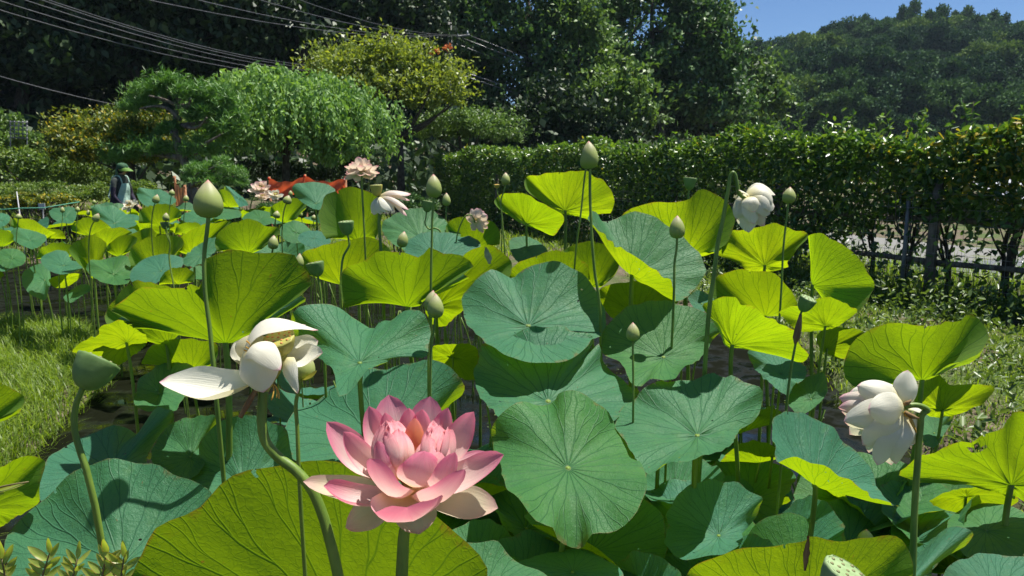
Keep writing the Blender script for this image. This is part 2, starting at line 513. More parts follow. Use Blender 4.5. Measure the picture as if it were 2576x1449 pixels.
# road and puddle behind the hedge
b = NB('road_gravel')
o = b.obj(); n1 = b.noise(1.2, 5, o); n2 = b.noise(40, 4, o, 0.7)
c = b.mix(n2, (0.11, 0.11, 0.105), (0.24, 0.235, 0.22)); c = b.mix(b.ramp01(n1, 0.55, 0.7), c, (0.11, 0.13, 0.05))
M['road'] = b.done(b.pbsdf(c, 0.85, 0.3, b.bump(n2, 0.5, 0.02)))
def strip(name, off0, off1, t0, t1, z, mat, label, cat, n=24, wob=0.12):
    v = []; r = random.Random(3)
    for i in range(n + 1):
        t = t0 + (t1 - t0) * i / n
        for of in (off0, off1):
            p = HA + HD * t + HN * (of + r.uniform(-wob, wob))
            v.append((p[0], p[1], z))
    f = [(2 * i, 2 * i + 1, 2 * i + 3, 2 * i + 2) for i in range(n)]
    return tag(MB().add(v, f).build(name, mat, None, (0, 0, 0), False), label, cat, kind='structure')
strip('road', 2.3, 6.2, -16, 60, 0.087, M['road'], 'grey gravel road behind the hedge', 'road', 40)
pv = []; pc = ground(2490, 668, 0.09)
for k in range(40):
    a = 2 * math.pi * k / 40
    rr = 1 + .16 * math.sin(3 * a + 1) + .10 * math.sin(7 * a)
    pv.append((pc[0] + 1.9 * rr * math.cos(a), pc[1] + .75 * rr * math.sin(a), 0.092))
b = NB('puddle'); n = b.noise(7, 4, b.obj(), 0.6)
M['puddle'] = b.done(b.pbsdf((0.25, 0.25, 0.25), 0.10, 0.6, b.bump(n, 0.8, 0.05)))
tag(MB().add(pv, [tuple(range(40))]).build('puddle', M['puddle'], None, (0, 0, 0), False), 'glinting puddle on the road behind the fence', 'puddle', kind='structure')

# ------------------------------------------------------------------ leaf clouds
def leaf_cloud(pts, L, W, r, bias=(0, 0, 0.6), nbias=(0, 0, 0.7), fold=0.25, six=False, spread=1.0, lv=0.35):
    n = len(pts)
    d = r.normal(size=(n, 3)) * spread + np.asarray(bias); d /= np.linalg.norm(d, axis=1)[:, None]
    m = r.normal(size=(n, 3)) * 0.75 + np.asarray(nbias)
    m -= d * np.sum(m * d, axis=1)[:, None]; m /= np.maximum(1e-6, np.linalg.norm(m, axis=1))[:, None]
    s = np.cross(d, m)
    l = (L * (1 + lv * r.uniform(-1, 1, n)))[:, None]; w = (W * (1 + lv * r.uniform(-1, 1, n)))[:, None]
    if not six:
        V = np.stack([pts, pts + d * l * .5 + s * w * .5 + m * w * fold, pts + d * l, pts + d * l * .5 - s * w * .5 + m * w * fold], 1)
        F = np.arange(4 * n).reshape(n, 4)
        return V.reshape(-1, 3), F, 1
    V = np.stack([pts, pts + d * l * .28 + s * w * .46 + m * w * fold, pts + d * l * .68 + s * w * .42 + m * w * fold * .8, pts + d * l - m * w * .12,
                  pts + d * l * .68 - s * w * .42 + m * w * fold * .8, pts + d * l * .28 - s * w * .46 + m * w * fold], 1)
    k = np.arange(n) * 6
    F = np.stack([np.stack([k, k + 1, k + 2, k + 3], 1), np.stack([k, k + 3, k + 4, k + 5], 1)], 1).reshape(-1, 4)
    return V.reshape(-1, 3), F, 2

def cloud_mesh(name, pts, L, W, r, rnd=None, **kw):
    V, F, per = leaf_cloud(pts, L, W, r, **kw)
    q = r.uniform(0, 1, len(pts)) if rnd is None else rnd
    return mesh_np(name, V, F, True, None, np.repeat(q, per))

def crown_pts(blobs, n, r, sub=12, srad=(.24, .40), low=-0.55, shell=0.5):
    """blobs [(centre, (rx, ry, rz))] -> leaf points in clumps spread over each blob"""
    vol = np.array([np.prod(b[1]) ** (2 / 3) for b in blobs]); vol /= vol.sum()
    out = []
    for (c, rad), w in zip(blobs, vol):
        rad = np.asarray(rad, float); k = max(4, int(sub))
        d = r.normal(size=(k * 3, 3)); d /= np.linalg.norm(d, axis=1)[:, None]
        d = d[d[:, 2] > low][:k]
        cc = np.asarray(c) + d * rad * r.uniform(.5, .86, (len(d), 1))
        sr = r.uniform(srad[0], srad[1], len(d))
        m = int(n * w)
        pick = r.integers(0, len(d), m)
        e = r.normal(size=(m, 3)); e /= np.linalg.norm(e, axis=1)[:, None]
        q = r.uniform(0, 1, (m, 1)) ** shell
        out.append(cc[pick] + e * q * rad * sr[pick][:, None])
    return np.concatenate(out)

def spray_pts(blobs, n, ln, r, rise=.25, m=9, low=-.2):
    out = []
    w = np.array([np.prod(q[1]) ** (2 / 3) for q in blobs]); w /= w.sum()
    for k in r.choice(len(blobs), n, p=w):
        c, rad = blobs[k]; d = r.normal(size=3); d /= np.linalg.norm(d); d[2] = abs(d[2]) if d[2] < low else d[2]
        s = np.asarray(c) + d * np.asarray(rad) * r.uniform(.55, .95); L = ln * r.uniform(.5, 1.3); t = np.linspace(0, 1, m)[:, None]
        u = norm(d * [1, 1, .7] + [0, 0, rise] + r.normal(size=3) * .25)
        out.append(s + u * L * t - np.array([0, 0, 1.0]) * L * .35 * t * t + r.normal(size=(m, 3)) * ln * .05)
    return np.concatenate(out)

def px_blob(x, y, rx, ry, D, rd=None):
    s = D / FPX
    return (P(x, y, D), (rx * s, (rd if rd else rx) * s, ry * s))

def add_tree(name, label, cat, base, blobs, n, L, W, mat, r, trunk_r=.12, limbs=None, group=None, bark='bark', sub=12, trunk_top=None, cloud={}, crown={}, nlimb=7, lean=0.0, spray=None):
    base = np.asarray(base, float)
    root = empty(name, base, label, cat, group)
    pts = crown_pts(blobs, n, r, sub=sub, **crown)
    if spray: pts = np.concatenate([pts, spray_pts(blobs, spray[0], spray[1], r, *spray[2:])])
    me = cloud_mesh('crown', pts - base, L, W, r, **cloud)
    link('crown', me, mat, root)
    top = np.asarray(trunk_top, float) if trunk_top is not None else blobs[0][0]
    tp = catmull([base - [0, 0, .15], base + (top - base) * .35 + [lean, 0, 0], base + (top - base) * .7 + [-lean * .5, 0, 0], top], 5)
    tube_obj('trunk', tp, [trunk_r * 1.25, trunk_r, trunk_r * .75, trunk_r * .4], M[bark], root, base, 9)
    mb = MB(); nl = 0
    if limbs:
        for lp, lr in limbs:
            mb.tube(catmull(lp, 5), lr, 6); nl += 1
    else:
        for (c, rad) in blobs:
            for k in range(max(1, nlimb // len(blobs))):
                s = tp[int(len(tp) * r.uniform(.45, .95))]
                e = np.asarray(c) + r.normal(size=3) * np.asarray(rad) * .4
                mb.tube(catmull([s, s + (e - s) * .5 + r.normal(size=3) * .1 * np.linalg.norm(e - s) * .5, e], 5), [trunk_r * .45, trunk_r * .25, trunk_r * .08], 6); nl += 1
    if nl: mb.build('limbs', M[bark], root, base)
    return root

M['bark'] = mat_simple('bark', (0.035, 0.028, 0.022), (0.10, 0.085, 0.07), 22, 0.9, 0.2, 0.8, 0.03, stretch=(1, 1, .3))
M['bark_grey'] = mat_simple('bark_grey', (0.075, 0.062, 0.05), (0.24, 0.205, 0.165), 20, 0.9, 0.2, 0.8, 0.03, stretch=(1, 1, .3))
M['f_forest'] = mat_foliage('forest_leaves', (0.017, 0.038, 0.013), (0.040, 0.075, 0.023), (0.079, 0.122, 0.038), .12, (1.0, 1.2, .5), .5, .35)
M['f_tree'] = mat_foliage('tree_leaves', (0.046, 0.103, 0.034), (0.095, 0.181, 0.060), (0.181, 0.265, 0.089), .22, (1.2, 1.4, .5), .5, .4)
M['f_tree2'] = mat_foliage('tree_leaves_light', (0.083, 0.154, 0.041), (0.154, 0.248, 0.067), (0.248, 0.340, 0.103), .25, (1.3, 1.4, .5), .5, .4)
M['f_weep'] = mat_foliage('weeping_leaves', (0.124, 0.239, 0.070), (0.227, 0.374, 0.112), (0.400, 0.551, 0.187), .28, (1.5, 1.6, .5), .55, .25)
M['f_cherry'] = mat_foliage('cherry_leaves', (0.121, 0.182, 0.036), (0.234, 0.305, 0.066), (0.365, 0.426, 0.102), .35, (1.6, 1.5, .4), .45, .5)
M['f_yellow'] = mat_foliage('yellow_tipped_leaves', (0.078, 0.133, 0.028), (0.187, 0.234, 0.040), (0.390, 0.390, 0.055), .32, (1.5, 1.4, .4), .5, .4, extra=((0.46, 0.37, 0.04), .86))
M['f_pine'] = mat_foliage('pine_needles', (0.065, 0.164, 0.035), (0.141, 0.283, 0.065), (0.261, 0.413, 0.098), .2, (1.4, 1.5, .4), .5, .4)
M['f_shrub'] = mat_foliage('shrub_leaves', (0.082, 0.154, 0.032), (0.154, 0.234, 0.054), (0.288, 0.360, 0.090), .3, (1.5, 1.5, .4), .5, .4)
M['f_orange'] = mat_foliage('orange_leaves', (0.45, 0.14, 0.05), (0.6, 0.2, 0.08), (0.65, 0.26, 0.10), .3, (1.1, 1, .8))
M['f_hill'] = mat_foliage('hill_leaves', (0.035, 0.080, 0.032), (0.072, 0.141, 0.048), (0.136, 0.216, 0.067), .15, (1.2, 1.3, .5), .8, .12, .12)
M['f_hill2'] = mat_foliage('hill_leaves_light', (0.083, 0.143, 0.038), (0.143, 0.217, 0.051), (0.225, 0.300, 0.075), .15, (1.2, 1.3, .5), .8, .12, .12)
M['f_hill3'] = mat_foliage('hill_leaves_dark', (0.024, 0.061, 0.031), (0.048, 0.102, 0.044), (0.093, 0.170, 0.068), .1, (1.2, 1.3, .5), .8, .12, .12)
def hedge_mat():
    b = NB('hedge_leaves'); r = b.attr('rnd')
    c = b.mix(b.ramp01(r, 0.0, 0.8), (0.028, 0.070, 0.02), (0.09, 0.175, 0.038))
    c = b.mix(b.ramp01(r, 0.80, 0.93), c, (0.17, 0.26, 0.04))
    c = b.mix(b.ramp01(r, 0.955, 0.975), c, (0.42, 0.33, 0.05))
    p = b.pbsdf(c, 0.34, 0.45)
    t = b.mix(1.0, c, (1.9, 2.0, .6), 'MULTIPLY')
    return b.done(b.mixs(.25, p, b.transl(t)))
M['hedge'] = hedge_mat()

# ------------------------------------------------------------------ the wood at the back left and the tall trees
rt = np.random.default_rng(21)
def gbase(x, D):
    xx = (x - 1288) / FPX * D
    return np.array([xx, D, float(hgt(xx, D))])
FOREST = [  # trunk px x, D, blobs px
 (60, 31, [(40, -60, 260, 190), (130, 120, 230, 150)]), (330, 30, [(320, -80, 240, 200), (300, 110, 210, 150)]),
 (560, 31, [(560, -40, 230, 200), (520, 130, 180, 120)]), (760, 33, [(760, -60, 230, 220), (800, 110, 180, 140)]),
 (-180, 28, [(-170, 20, 220, 300)]), (960, 36, [(960, -70, 220, 200), (980, 100, 170, 140)]),
 (180, 42, [(180, -20, 300, 280)]), (480, 44, [(470, -10, 300, 280)]), (860, 45, [(850, 20, 300, 260)])]
DARKL = ['dark leafy tree of the wood rising over the lattice fence', 'dark wood tree above the yellow-tipped shrub', 'dark wood tree behind the garden pine',
         'dark wood tree behind the top of the weeping tree', 'dark wood tree at the very edge of the wood', 'dark wood tree just left of the utility pole']
for i, (x, D, bl) in enumerate(FOREST):
    lab = DARKL[i] if i < 6 else 'tree deep inside the dark wood, seen between the front ones'
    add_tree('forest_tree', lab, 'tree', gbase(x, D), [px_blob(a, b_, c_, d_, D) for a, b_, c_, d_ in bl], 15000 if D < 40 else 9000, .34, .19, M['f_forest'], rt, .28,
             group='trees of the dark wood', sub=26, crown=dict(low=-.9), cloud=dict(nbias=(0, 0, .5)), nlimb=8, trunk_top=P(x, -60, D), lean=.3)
BIG = [
 ('tall round-crowned tree right of the utility pole', 1330, 41, [(1330, -20, 185, 170), (1270, 150, 150, 130), (1400, 140, 140, 130), (1340, 260, 170, 80)], 'f_tree', 20000),
 ('slim tree wrapped in hanging vines, left of the sky gap', 1490, 39, [(1500, 150, 48, 80), (1490, 250, 55, 90), (1465, 60, 60, 70)], 'f_tree2', 6000),
 ('airy tall tree standing before the blue sky gap', 1660, 44, [(1640, -10, 130, 100), (1750, 60, 100, 90), (1700, 150, 140, 90), (1790, 150, 90, 90), (1640, 240, 120, 90), (1800, 260, 110, 80), (1560, 20, 70, 60)], 'f_tree', 19000),
 ('pale roundish tree below the vine-wrapped tree', 1580, 34, [(1570, 230, 58, 60), (1590, 300, 60, 50)], 'f_tree2', 5000),
 ('light green tree at the foot of the far hill, beside the small pole', 1900, 52, [(1890, 200, 70, 60), (1925, 260, 60, 60), (1870, 290, 80, 50), (1850, 220, 60, 60)], 'f_tree2', 8000),
 ('broad tree filling the view behind the vine-wrapped tree', 1540, 56, [(1560, 60, 60, 70), (1480, 170, 120, 120), (1600, 250, 150, 90), (1430, 290, 120, 60)], 'f_tree', 12000),
 ('low thicket of trees along the road under the airy tall tree', 1680, 58, [(1450, 330, 110, 36), (1600, 325, 130, 40), (1750, 325, 130, 40), (1880, 330, 90, 36), (1300, 335, 110, 40)], 'f_tree', 12000),
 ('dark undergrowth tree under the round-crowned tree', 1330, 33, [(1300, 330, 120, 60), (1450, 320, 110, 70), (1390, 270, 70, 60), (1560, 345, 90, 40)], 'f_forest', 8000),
 ('tree crown behind the cherry tree and the pole', 1080, 40, [(1090, 20, 130, 130), (1050, 170, 130, 110), (1180, 110, 90, 100)], 'f_tree', 10000),
 ('dark tree at the right edge of the airy tall tree', 1760, 48, [(1740, 200, 130, 120), (1840, 210, 80, 100), (1700, 300, 150, 60)], 'f_forest', 9000),
]
for lab, x, D, bl, mt, n in BIG:
    add_tree('tall_tree', lab, 'tree', gbase(x, D), [px_blob(a, b_, c_, d_, D, c_ * .8) for a, b_, c_, d_ in bl], n, .30 * D / 40, .17 * D / 40, M[mt], rt, .22, sub=26, cloud=dict(nbias=(0, 0, .7)), crown=dict(srad=(.20, .34), low=-.7), nlimb=10, trunk_top=P(bl[0][0], bl[0][1], D), lean=.2, spray=(n // 45, 1.5, .2, 10))

un = np.stack([rt.uniform(-42, 7, 70000), rt.uniform(23.5, 62, 70000)], 1)
un = un[((un[:, 0] - HA[0]) * HN[0] + (un[:, 1] - HA[1]) * HN[1] < -1.0) | (un[:, 1] > 24.5)]
un = np.column_stack([un, hgt(un[:, 0], un[:, 1]) + np.abs(rt.normal(size=len(un))) * (.5 + .5 * np.sin(.9 * un[:, 0]) * np.sin(.7 * un[:, 1]))])
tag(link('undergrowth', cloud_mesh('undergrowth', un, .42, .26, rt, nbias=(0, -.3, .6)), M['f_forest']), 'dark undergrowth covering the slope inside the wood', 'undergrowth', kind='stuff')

# far hill with its wood
RIDGE = np.array([(1300, 330), (1500, 250), (1700, 190), (1890, 135), (2000, 110), (2130, 68), (2290, 62), (2400, 70), (2576, 85), (2800, 70), (3100, 60), (3500, 90), (4200, 200)], float)
def hill_pt(px, t):
    D = 95 + 95 * t
    y = np.interp(px, RIDGE[:, 0], RIDGE[:, 1]) + 92
    top = P(px, y, 190)
    x = (px - 1288) / FPX * D
    return np.array([x, D, -0.2 + (top[2] + 0.2) * (t ** .85)])
hp = np.linspace(1300, 4200, 60); ht = np.linspace(0, 1.0, 14)
hv = [hill_pt(a, t) for t in ht for a in hp] + [hill_pt(a, 1.0) * np.array([1.2, 1.25, .55]) for a in hp]
ii = np.arange(15 * 60).reshape(15, 60)
hf = np.stack([ii[:-1, :-1], ii[:-1, 1:], ii[1:, 1:], ii[1:, :-1]], -1).reshape(-1, 4)
tag(link('hill', mesh_np('hill', np.array(hv), hf), mat_simple('hill_floor', (0.02, 0.03, 0.012), (0.04, 0.055, 0.02), .2, .95, .1)), 'far hill under the wood', 'hill', kind='structure')
HC = []
for k in range(6):
    if k < 4:
        bl = [((0, 0, 0), (.8, .8, .62)), ((.35 + .1 * k, .2, .2), (.45, .5, .40)), ((-.4, -.1 * k, .1 + .08 * k), (.45, .5, .42))]
    else:
        bl = [((0, 0, -.1), (.7, .7, .6)), ((.1, 0, .45), (.5, .5, .4))]
    me = cloud_mesh('crown', crown_pts(bl, 9000, rt, sub=20, srad=(.20, .36), low=-.3), .085, .055, rt, nbias=(0, 0, .6))
    me.materials.append((M['f_hill'], M['f_hill2'], M['f_hill3'], M['f_hill'], M['f_hill3'], M['f_hill'])[k]); HC.append(me)
tv, tf_ = tube_vf([(0, 0, -1.3), (0, 0, 0.2)], [.07, .05], 6)
TRK = MB().add(tv, tf_)
trk_me = None
rh = random.Random(4)
for k in range(300):
    px = rh.uniform(1840, 2960); t = (k + rh.random()) / 300
    p = hill_pt(px, t)
    s = rh.uniform(3.6, 6.6)
    root = empty('hill_tree', p, 'one of the trees of the wood that covers the far hill', 'tree', 'trees of the wood on the far hill')
    o = bpy.data.objects.new('crown', HC[rh.choice((0, 0, 0, 1, 2, 2, 2, 3, 3, 5) if t < .55 else (0, 0, 1, 2, 3))]); COL.objects.link(o); o.parent = root
    o.location = (0, 0, s * 1.1); o.scale = (s, s, s * rh.uniform(.95, 1.35)); o.rotation_euler = (0, 0, rh.uniform(0, 6.28))
    if trk_me is None:
        t_o = TRK.build('trunk', M['bark'], root, (0, 0, 0)); trk_me = t_o.data
    else:
        t_o = bpy.data.objects.new('trunk', trk_me); COL.objects.link(t_o); t_o.parent = root
    t_o.location = (0, 0, s * 1.1); t_o.scale = (s, s, s)

# ------------------------------------------------------------------ garden trees
add_tree('weeping_tree', 'weeping tree with a dense dome of drooping light green leaves', 'tree', gbase(720, 18),
         [px_blob(700, 265, 170, 85, 18, 130), px_blob(630, 212, 100, 55, 18), px_blob(700, 205, 60, 45, 18), px_blob(800, 270, 110, 85, 18), px_blob(870, 320, 80, 70, 18), px_blob(605, 275, 80, 75, 18), px_blob(700, 345, 130, 60, 18), px_blob(610, 330, 90, 60, 18), px_blob(830, 380, 70, 50, 18)],
         26000, .13, .058, M['f_weep'], rt, .10, sub=30, cloud=dict(bias=(0, 0, -1.6), nbias=(0, -.2, .5)), trunk_top=P(720, 300, 18), nlimb=14, crown=dict(low=-.5, srad=(.18, .42)))
wt = bpy.data.objects['weeping_tree']; wo = np.array(wt.location); stn = []
for k in range(620):
    a_ = rt.uniform(0, 2 * math.pi); e_ = math.asin(rt.uniform(-.05, .95)); c0 = P(715 + rt.uniform(-40, 60), 300, 18)
    q0 = c0 + np.array([math.cos(a_) * math.cos(e_) * 2.25, math.sin(a_) * math.cos(e_) * 1.6, math.sin(e_) * 1.15]) * rt.uniform(.8, 1.06)
    L_ = rt.uniform(.35, 1.0); m_ = int(26 * L_) + 6; tt_ = np.linspace(0, 1, m_)[:, None]
    out_ = np.array([math.cos(a_), math.sin(a_), 0]) * .22
    stn.append(q0 + out_ * np.sqrt(tt_) + np.array([0, 0, -1.0]) * L_ * tt_ ** 1.3 + rt.normal(size=(m_, 3)) * .025)
stn = np.concatenate(stn)
link('hanging_shoots', cloud_mesh('hanging_shoots', stn - wo, .13, .055, rt, bias=(0, 0, -1.8), nbias=(0, -.5, .6)), M['f_weep'], wt)['kind'] = 'stuff'
cb = gbase(1010, 22)
cl = []
for (a, b_) in ((880, 200), (800, 230), (1090, 200), (960, 150), (1130, 260), (1180, 230), (1000, 130), (1050, 160), (850, 280)):
    s0 = P(1005 + rt.uniform(-25, 25), 345, 22); e0 = P(a, b_, 22 + rt.uniform(-1, 1))
    cl.append(([s0, s0 + (e0 - s0) * .5 + np.array([0, 0, -.15]), e0], [.07, .045, .012]))
chry = add_tree('cherry_tree', 'yellowish-green cherry tree with fanned bare limbs showing through', 'tree', cb,
         [px_blob(880, 190, 110, 60, 22), px_blob(960, 150, 80, 45, 22), px_blob(1040, 180, 80, 55, 22), px_blob(980, 250, 130, 60, 22), px_blob(1100, 250, 90, 50, 22), px_blob(850, 260, 90, 50, 22), px_blob(1130, 200, 50, 35, 22)],
         13000, .13, .065, M['f_cherry'], rt, .12, limbs=cl, sub=24, crown=dict(srad=(.12, .24)), trunk_top=P(1008, 330, 22), spray=(700, .75, .5, 10))
me = cloud_mesh('orange_sprig', crown_pts([px_blob(1100, 130, 10, 6, 22), px_blob(1122, 125, 10, 8, 22), px_blob(1085, 142, 6, 5, 22), px_blob(1130, 118, 6, 4, 22)], 90, rt, sub=4) - cb, .12, .07, rt)
link('orange_sprig', me, M['f_orange'], chry)
# leafless twigs of the cherry top
mb = MB()
for k in range(16):
    a = P(rt.uniform(840, 1130), rt.uniform(150, 200), 22); e = a + np.array([rt.uniform(-.25, .25), 0, rt.uniform(.5, 1.1)])
    mb.tube(catmull([a, (a + e) / 2 + rt.normal(size=3) * .06, e], 3), [.018, .006], 5)
mb.build('bare_twigs', M['bark_grey'], chry, cb)['kind'] = 'stuff'
add_tree('round_bush_tree', 'low rounded yellow-green tree between the cherry and the hedge end', 'tree', gbase(1190, 23.5),
         [px_blob(1150, 315, 70, 40, 23.5), px_blob(1220, 325, 80, 38, 23.5), px_blob(1270, 345, 50, 30, 23.5), px_blob(1100, 330, 60, 35, 23.5)], 6000, .12, .055, M['f_tree2'], rt, .09, sub=18, spray=(260, .6, .4, 9))
yb = gbase(340, 16)
add_tree('yellow_tipped_tree', 'low tree with golden yellow shoot tips behind the gardener', 'tree', yb,
         [px_blob(250, 340, 90, 45, 16), px_blob(190, 340, 60, 45, 16), px_blob(330, 335, 100, 50, 16), px_blob(400, 350, 70, 50, 16), px_blob(290, 385, 130, 45, 16), px_blob(180, 390, 50, 30, 16)],
         18000, .085, .04, M['f_yellow'], rt, .085, sub=22, cloud=dict(bias=(-.3, 0, .8), nbias=(0, 0, 1)), trunk_top=P(330, 380, 16), spray=(520, .45, .7, 10))
# the pruned garden pine: crooked trunk, bare arms, flat pads of needles
pb = gbase(458, 15.3)
pads = [(375, 235, 46, 34), (420, 212, 40, 28), (350, 268, 50, 22), (480, 240, 55, 28), (540, 250, 60, 30), (520, 290, 60, 30), (370, 380, 70, 26), (300, 395, 50, 18), (560, 330, 50, 26), (430, 330, 40, 22), (500, 380, 60, 26), (580, 300, 40, 26)]
pl = []
for (a, b_, c_, d_) in pads:
    s0 = P(456, min(400, max(250, b_ + rt.uniform(15, 55))), 15.3); e0 = P(a, b_ + 6, 15.3 + rt.uniform(-.5, .4))
    pl.append(([s0, s0 + (e0 - s0) * .5 + np.array([rt.uniform(-.1, .1), 0, rt.uniform(-.16, .16)]), e0], [.05, .034, .016]))
pine = add_tree('garden_pine', 'pruned garden pine with a crooked grey trunk and flat needle pads', 'tree', pb, [px_blob(a, b_, c_, d_, 15.3, c_ * .8) for a, b_, c_, d_ in pads],
         24000, .14, .018, M['f_pine'], rt, .095, limbs=pl, bark='bark_grey', sub=26, trunk_top=P(452, 238, 15.3), cloud=dict(bias=(0, 0, .7), fold=0.0), crown=dict(srad=(.16, .26)), lean=.22, spray=(260, .3, .4, 14))
pb2 = gbase(475, 12.9)
pads2 = [(500, 430, 45, 20), (545, 425, 50, 20), (590, 440, 40, 20), (530, 455, 60, 18), (600, 460, 30, 16), (480, 455, 30, 16), (560, 405, 25, 10)]
pl2 = []
for (a, b_, c_, d_) in pads2:
    s0 = P(478, 470, 12.9); e0 = P(a, b_ + 4, 12.9 + rt.uniform(-.3, .3)); pl2.append(([s0, (s0 + e0) / 2 + np.array([0, 0, .05]), e0], [.03, .02, .008]))
add_tree('dwarf_pine', 'low spreading dwarf pine in front of the garden pine trunk', 'tree', pb2, [px_blob(a, b_, c_, d_, 12.9, c_) for a, b_, c_, d_ in pads2], 9000, .085, .010, M['f_pine'], rt, .06,
         limbs=pl2, bark='bark_grey', sub=20, trunk_top=P(478, 455, 12.9), cloud=dict(bias=(0, 0, .7), fold=0), crown=dict(srad=(.18, .30)))

# shrubs on the left bank, clipped box hedge, shrubs near the net
def shrub(label, bl, D, n, L, W, mat, sub=16, grp=None, name='shrub'):
    blobs = [px_blob(a, b_, c_, d_, D) for a, b_, c_, d_ in bl]
    xs = np.mean([b_[0][0] for b_ in blobs]); ys = np.mean([b_[0][1] for b_ in blobs])
    base = np.array([xs, ys, float(hgt(xs, ys))])
    root = empty(name, base, label, 'shrub', grp)
    link('foliage', cloud_mesh('foliage', crown_pts(blobs, n, rt, sub=sub, low=-.8) - base, L, W, rt, nbias=(0, 0, .8)), M[mat], root)
    mb = MB()
    for (c, rad) in blobs:
        for k in range(3):
            e = np.asarray(c) + rt.normal(size=3) * np.asarray(rad) * .4
            mb.tube(catmull([base + rt.normal(size=3) * [.1, .1, 0] - [0, 0, .05], (base + e) / 2 + rt.normal(size=3) * .05, e], 4), [.02, .012, .004], 5)
    mb.build('stems', M['bark'], root, base)
    return root
shrub('sunlit loose shrub bank behind the clipped hedge and the gardener', [(60, 425, 90, 60), (150, 430, 90, 50), (-20, 400, 70, 60), (230, 445, 60, 40)], 17, 10000, .09, .045, 'f_shrub', 24)
shrub('tall leafy climber mass round the lattice fence, under the dark wood', [(15, 320, 40, 60), (40, 360, 60, 40), (-40, 330, 60, 80)], 20, 5000, .13, .07, 'f_tree2', 18)
shrub('low clipped hedge left of the gardener', [(30, 485, 70, 30), (120, 480, 70, 28), (200, 488, 70, 26), (250, 480, 40, 24)], 14.2, 9000, .05, .026, 'f_shrub', 24)
shrub('low clipped hedge right of the gardener', [(345, 478, 50, 26), (330, 500, 40, 20)], 14.4, 3500, .05, .026, 'f_shrub', 14)
shrub('yellow-green low ground shrub at the left end of the pond', [(20, 510, 50, 18), (140, 505, 60, 18), (60, 500, 40, 16)], 12.9, 4500, .05, .03, 'f_yellow', 16)
shrub('dark feathery shrub in front of the orange net', [(700, 528, 45, 18), (745, 518, 40, 16), (670, 528, 30, 14), (790, 526, 40, 16)], 10.6, 8000, .06, .014, 'f_tree', 20)
shrub('grey-green feathery shrub behind the tall green bud', [(1020, 510, 50, 22), (1070, 520, 40, 20), (970, 500, 30, 18)], 9.6, 6000, .055, .014, 'f_tree', 18)
shrub('dark shaded undergrowth below the weeping tree', [(640, 430, 70, 30), (740, 440, 90, 26), (850, 440, 70, 30), (900, 420, 50, 40)], 19.5, 6000, .10, .05, 'f_forest', 20)

# ------------------------------------------------------------------ glossy hedge on the fence line
hroot = empty('hedge', (HA[0], HA[1], .08), 'long glossy camellia hedge growing through the wire fence', 'hedge')
ho = np.array(hroot.location)
rhg = np.random.default_rng(33)
def hedge_pts(n):
    s = HLEN * rhg.uniform(-.10, 1, n) 
    near = np.clip(1 - s / 5.0, 0, 1)                      # the open right end
    low = .10 + .92 * np.clip((6.2 - s) / 2.6, 0, 1) * (rhg.uniform(0, 1, n) > .22)
    topz = 2.02 + .10 * np.sin(1.3 * s) + .06 * np.sin(3.1 * s + 1) + .05 * np.sin(7.3 * s)
    u = rhg.uniform(0, 1, n)
    z = low + (topz - low) * (1 - (1 - u) ** 1.35)
    a = rhg.uniform(-1, 1, n); a = np.sign(a) * np.abs(a) ** .55
    half = .46 * np.sqrt(np.clip(1 - ((z - 1.0) / 1.25) ** 4, .05, 1))
    # bumpy face
    half = half * (1 + .18 * np.sin(2.3 * s + 3 * z) + .12 * np.sin(5.7 * s - 2 * z))
    keep = rhg.uniform(0, 1, n) > near * .30 * (z < 1.5) 
    x = HA[0] + HD[0] * s + HN[0] * a * half; y = HA[1] + HD[1] * s + HN[1] * a * half
    return np.stack([x, y, z], 1)[keep], s[keep], z[keep]
hp_, hs_, hz_ = hedge_pts(78000)
q = rhg.uniform(0, .95, len(hp_))
yel = (rhg.uniform(0, 1, len(hp_)) < np.clip(.46 - hs_ / 9.5, .012, .4)) & (hz_ > 1.2)
q[yel] = rhg.uniform(.955, 1, yel.sum())
lit_top = (hz_ > 1.8) & (rhg.uniform(0, 1, len(hp_)) < .35); q[lit_top & ~yel] = rhg.uniform(.85, .94, (lit_top & ~yel).sum())  # lighter leaf colours near the top paint in its sunlit look
fol = link('foliage', cloud_mesh('foliage', hp_ - ho, .092, .046, rhg, rnd=q, six=True, bias=(-.15, -.25, .15), nbias=(0, -.1, .9), fold=.18), M['hedge'], hroot); fol['kind'] = 'stuff'
# shoots above the clipped top
mb = MB(); sp = []; 
for k in range(85):
    s = rhg.uniform(-1.0, 12.5); b0 = np.array([*(HA + HD * s + HN * rhg.uniform(-.3, .2)), 1.95]); hh = rhg.uniform(.15, .42) if s < 7 else rhg.uniform(.1, .22)
    e = b0 + np.array([rhg.uniform(-.1, .1), rhg.uniform(-.1, .1), hh]); mb.tube([b0, e], [.004, .002], 4)
    for j in range(int(7 + 14 * hh)): sp.append(b0 + (e - b0) * rhg.uniform(.2, 1.02))
mb.build('shoots', M['bark'], hroot, ho)['kind'] = 'stuff'
sp = np.array(sp)
f2 = link('shoot_leaves', cloud_mesh('shoot_leaves', sp - ho, .08, .036, rhg, rnd=rhg.uniform(.55, .95, len(sp)), six=True, bias=(0, 0, .5), nbias=(0, 0, .6)), M['hedge'], hroot); f2['kind'] = 'stuff'
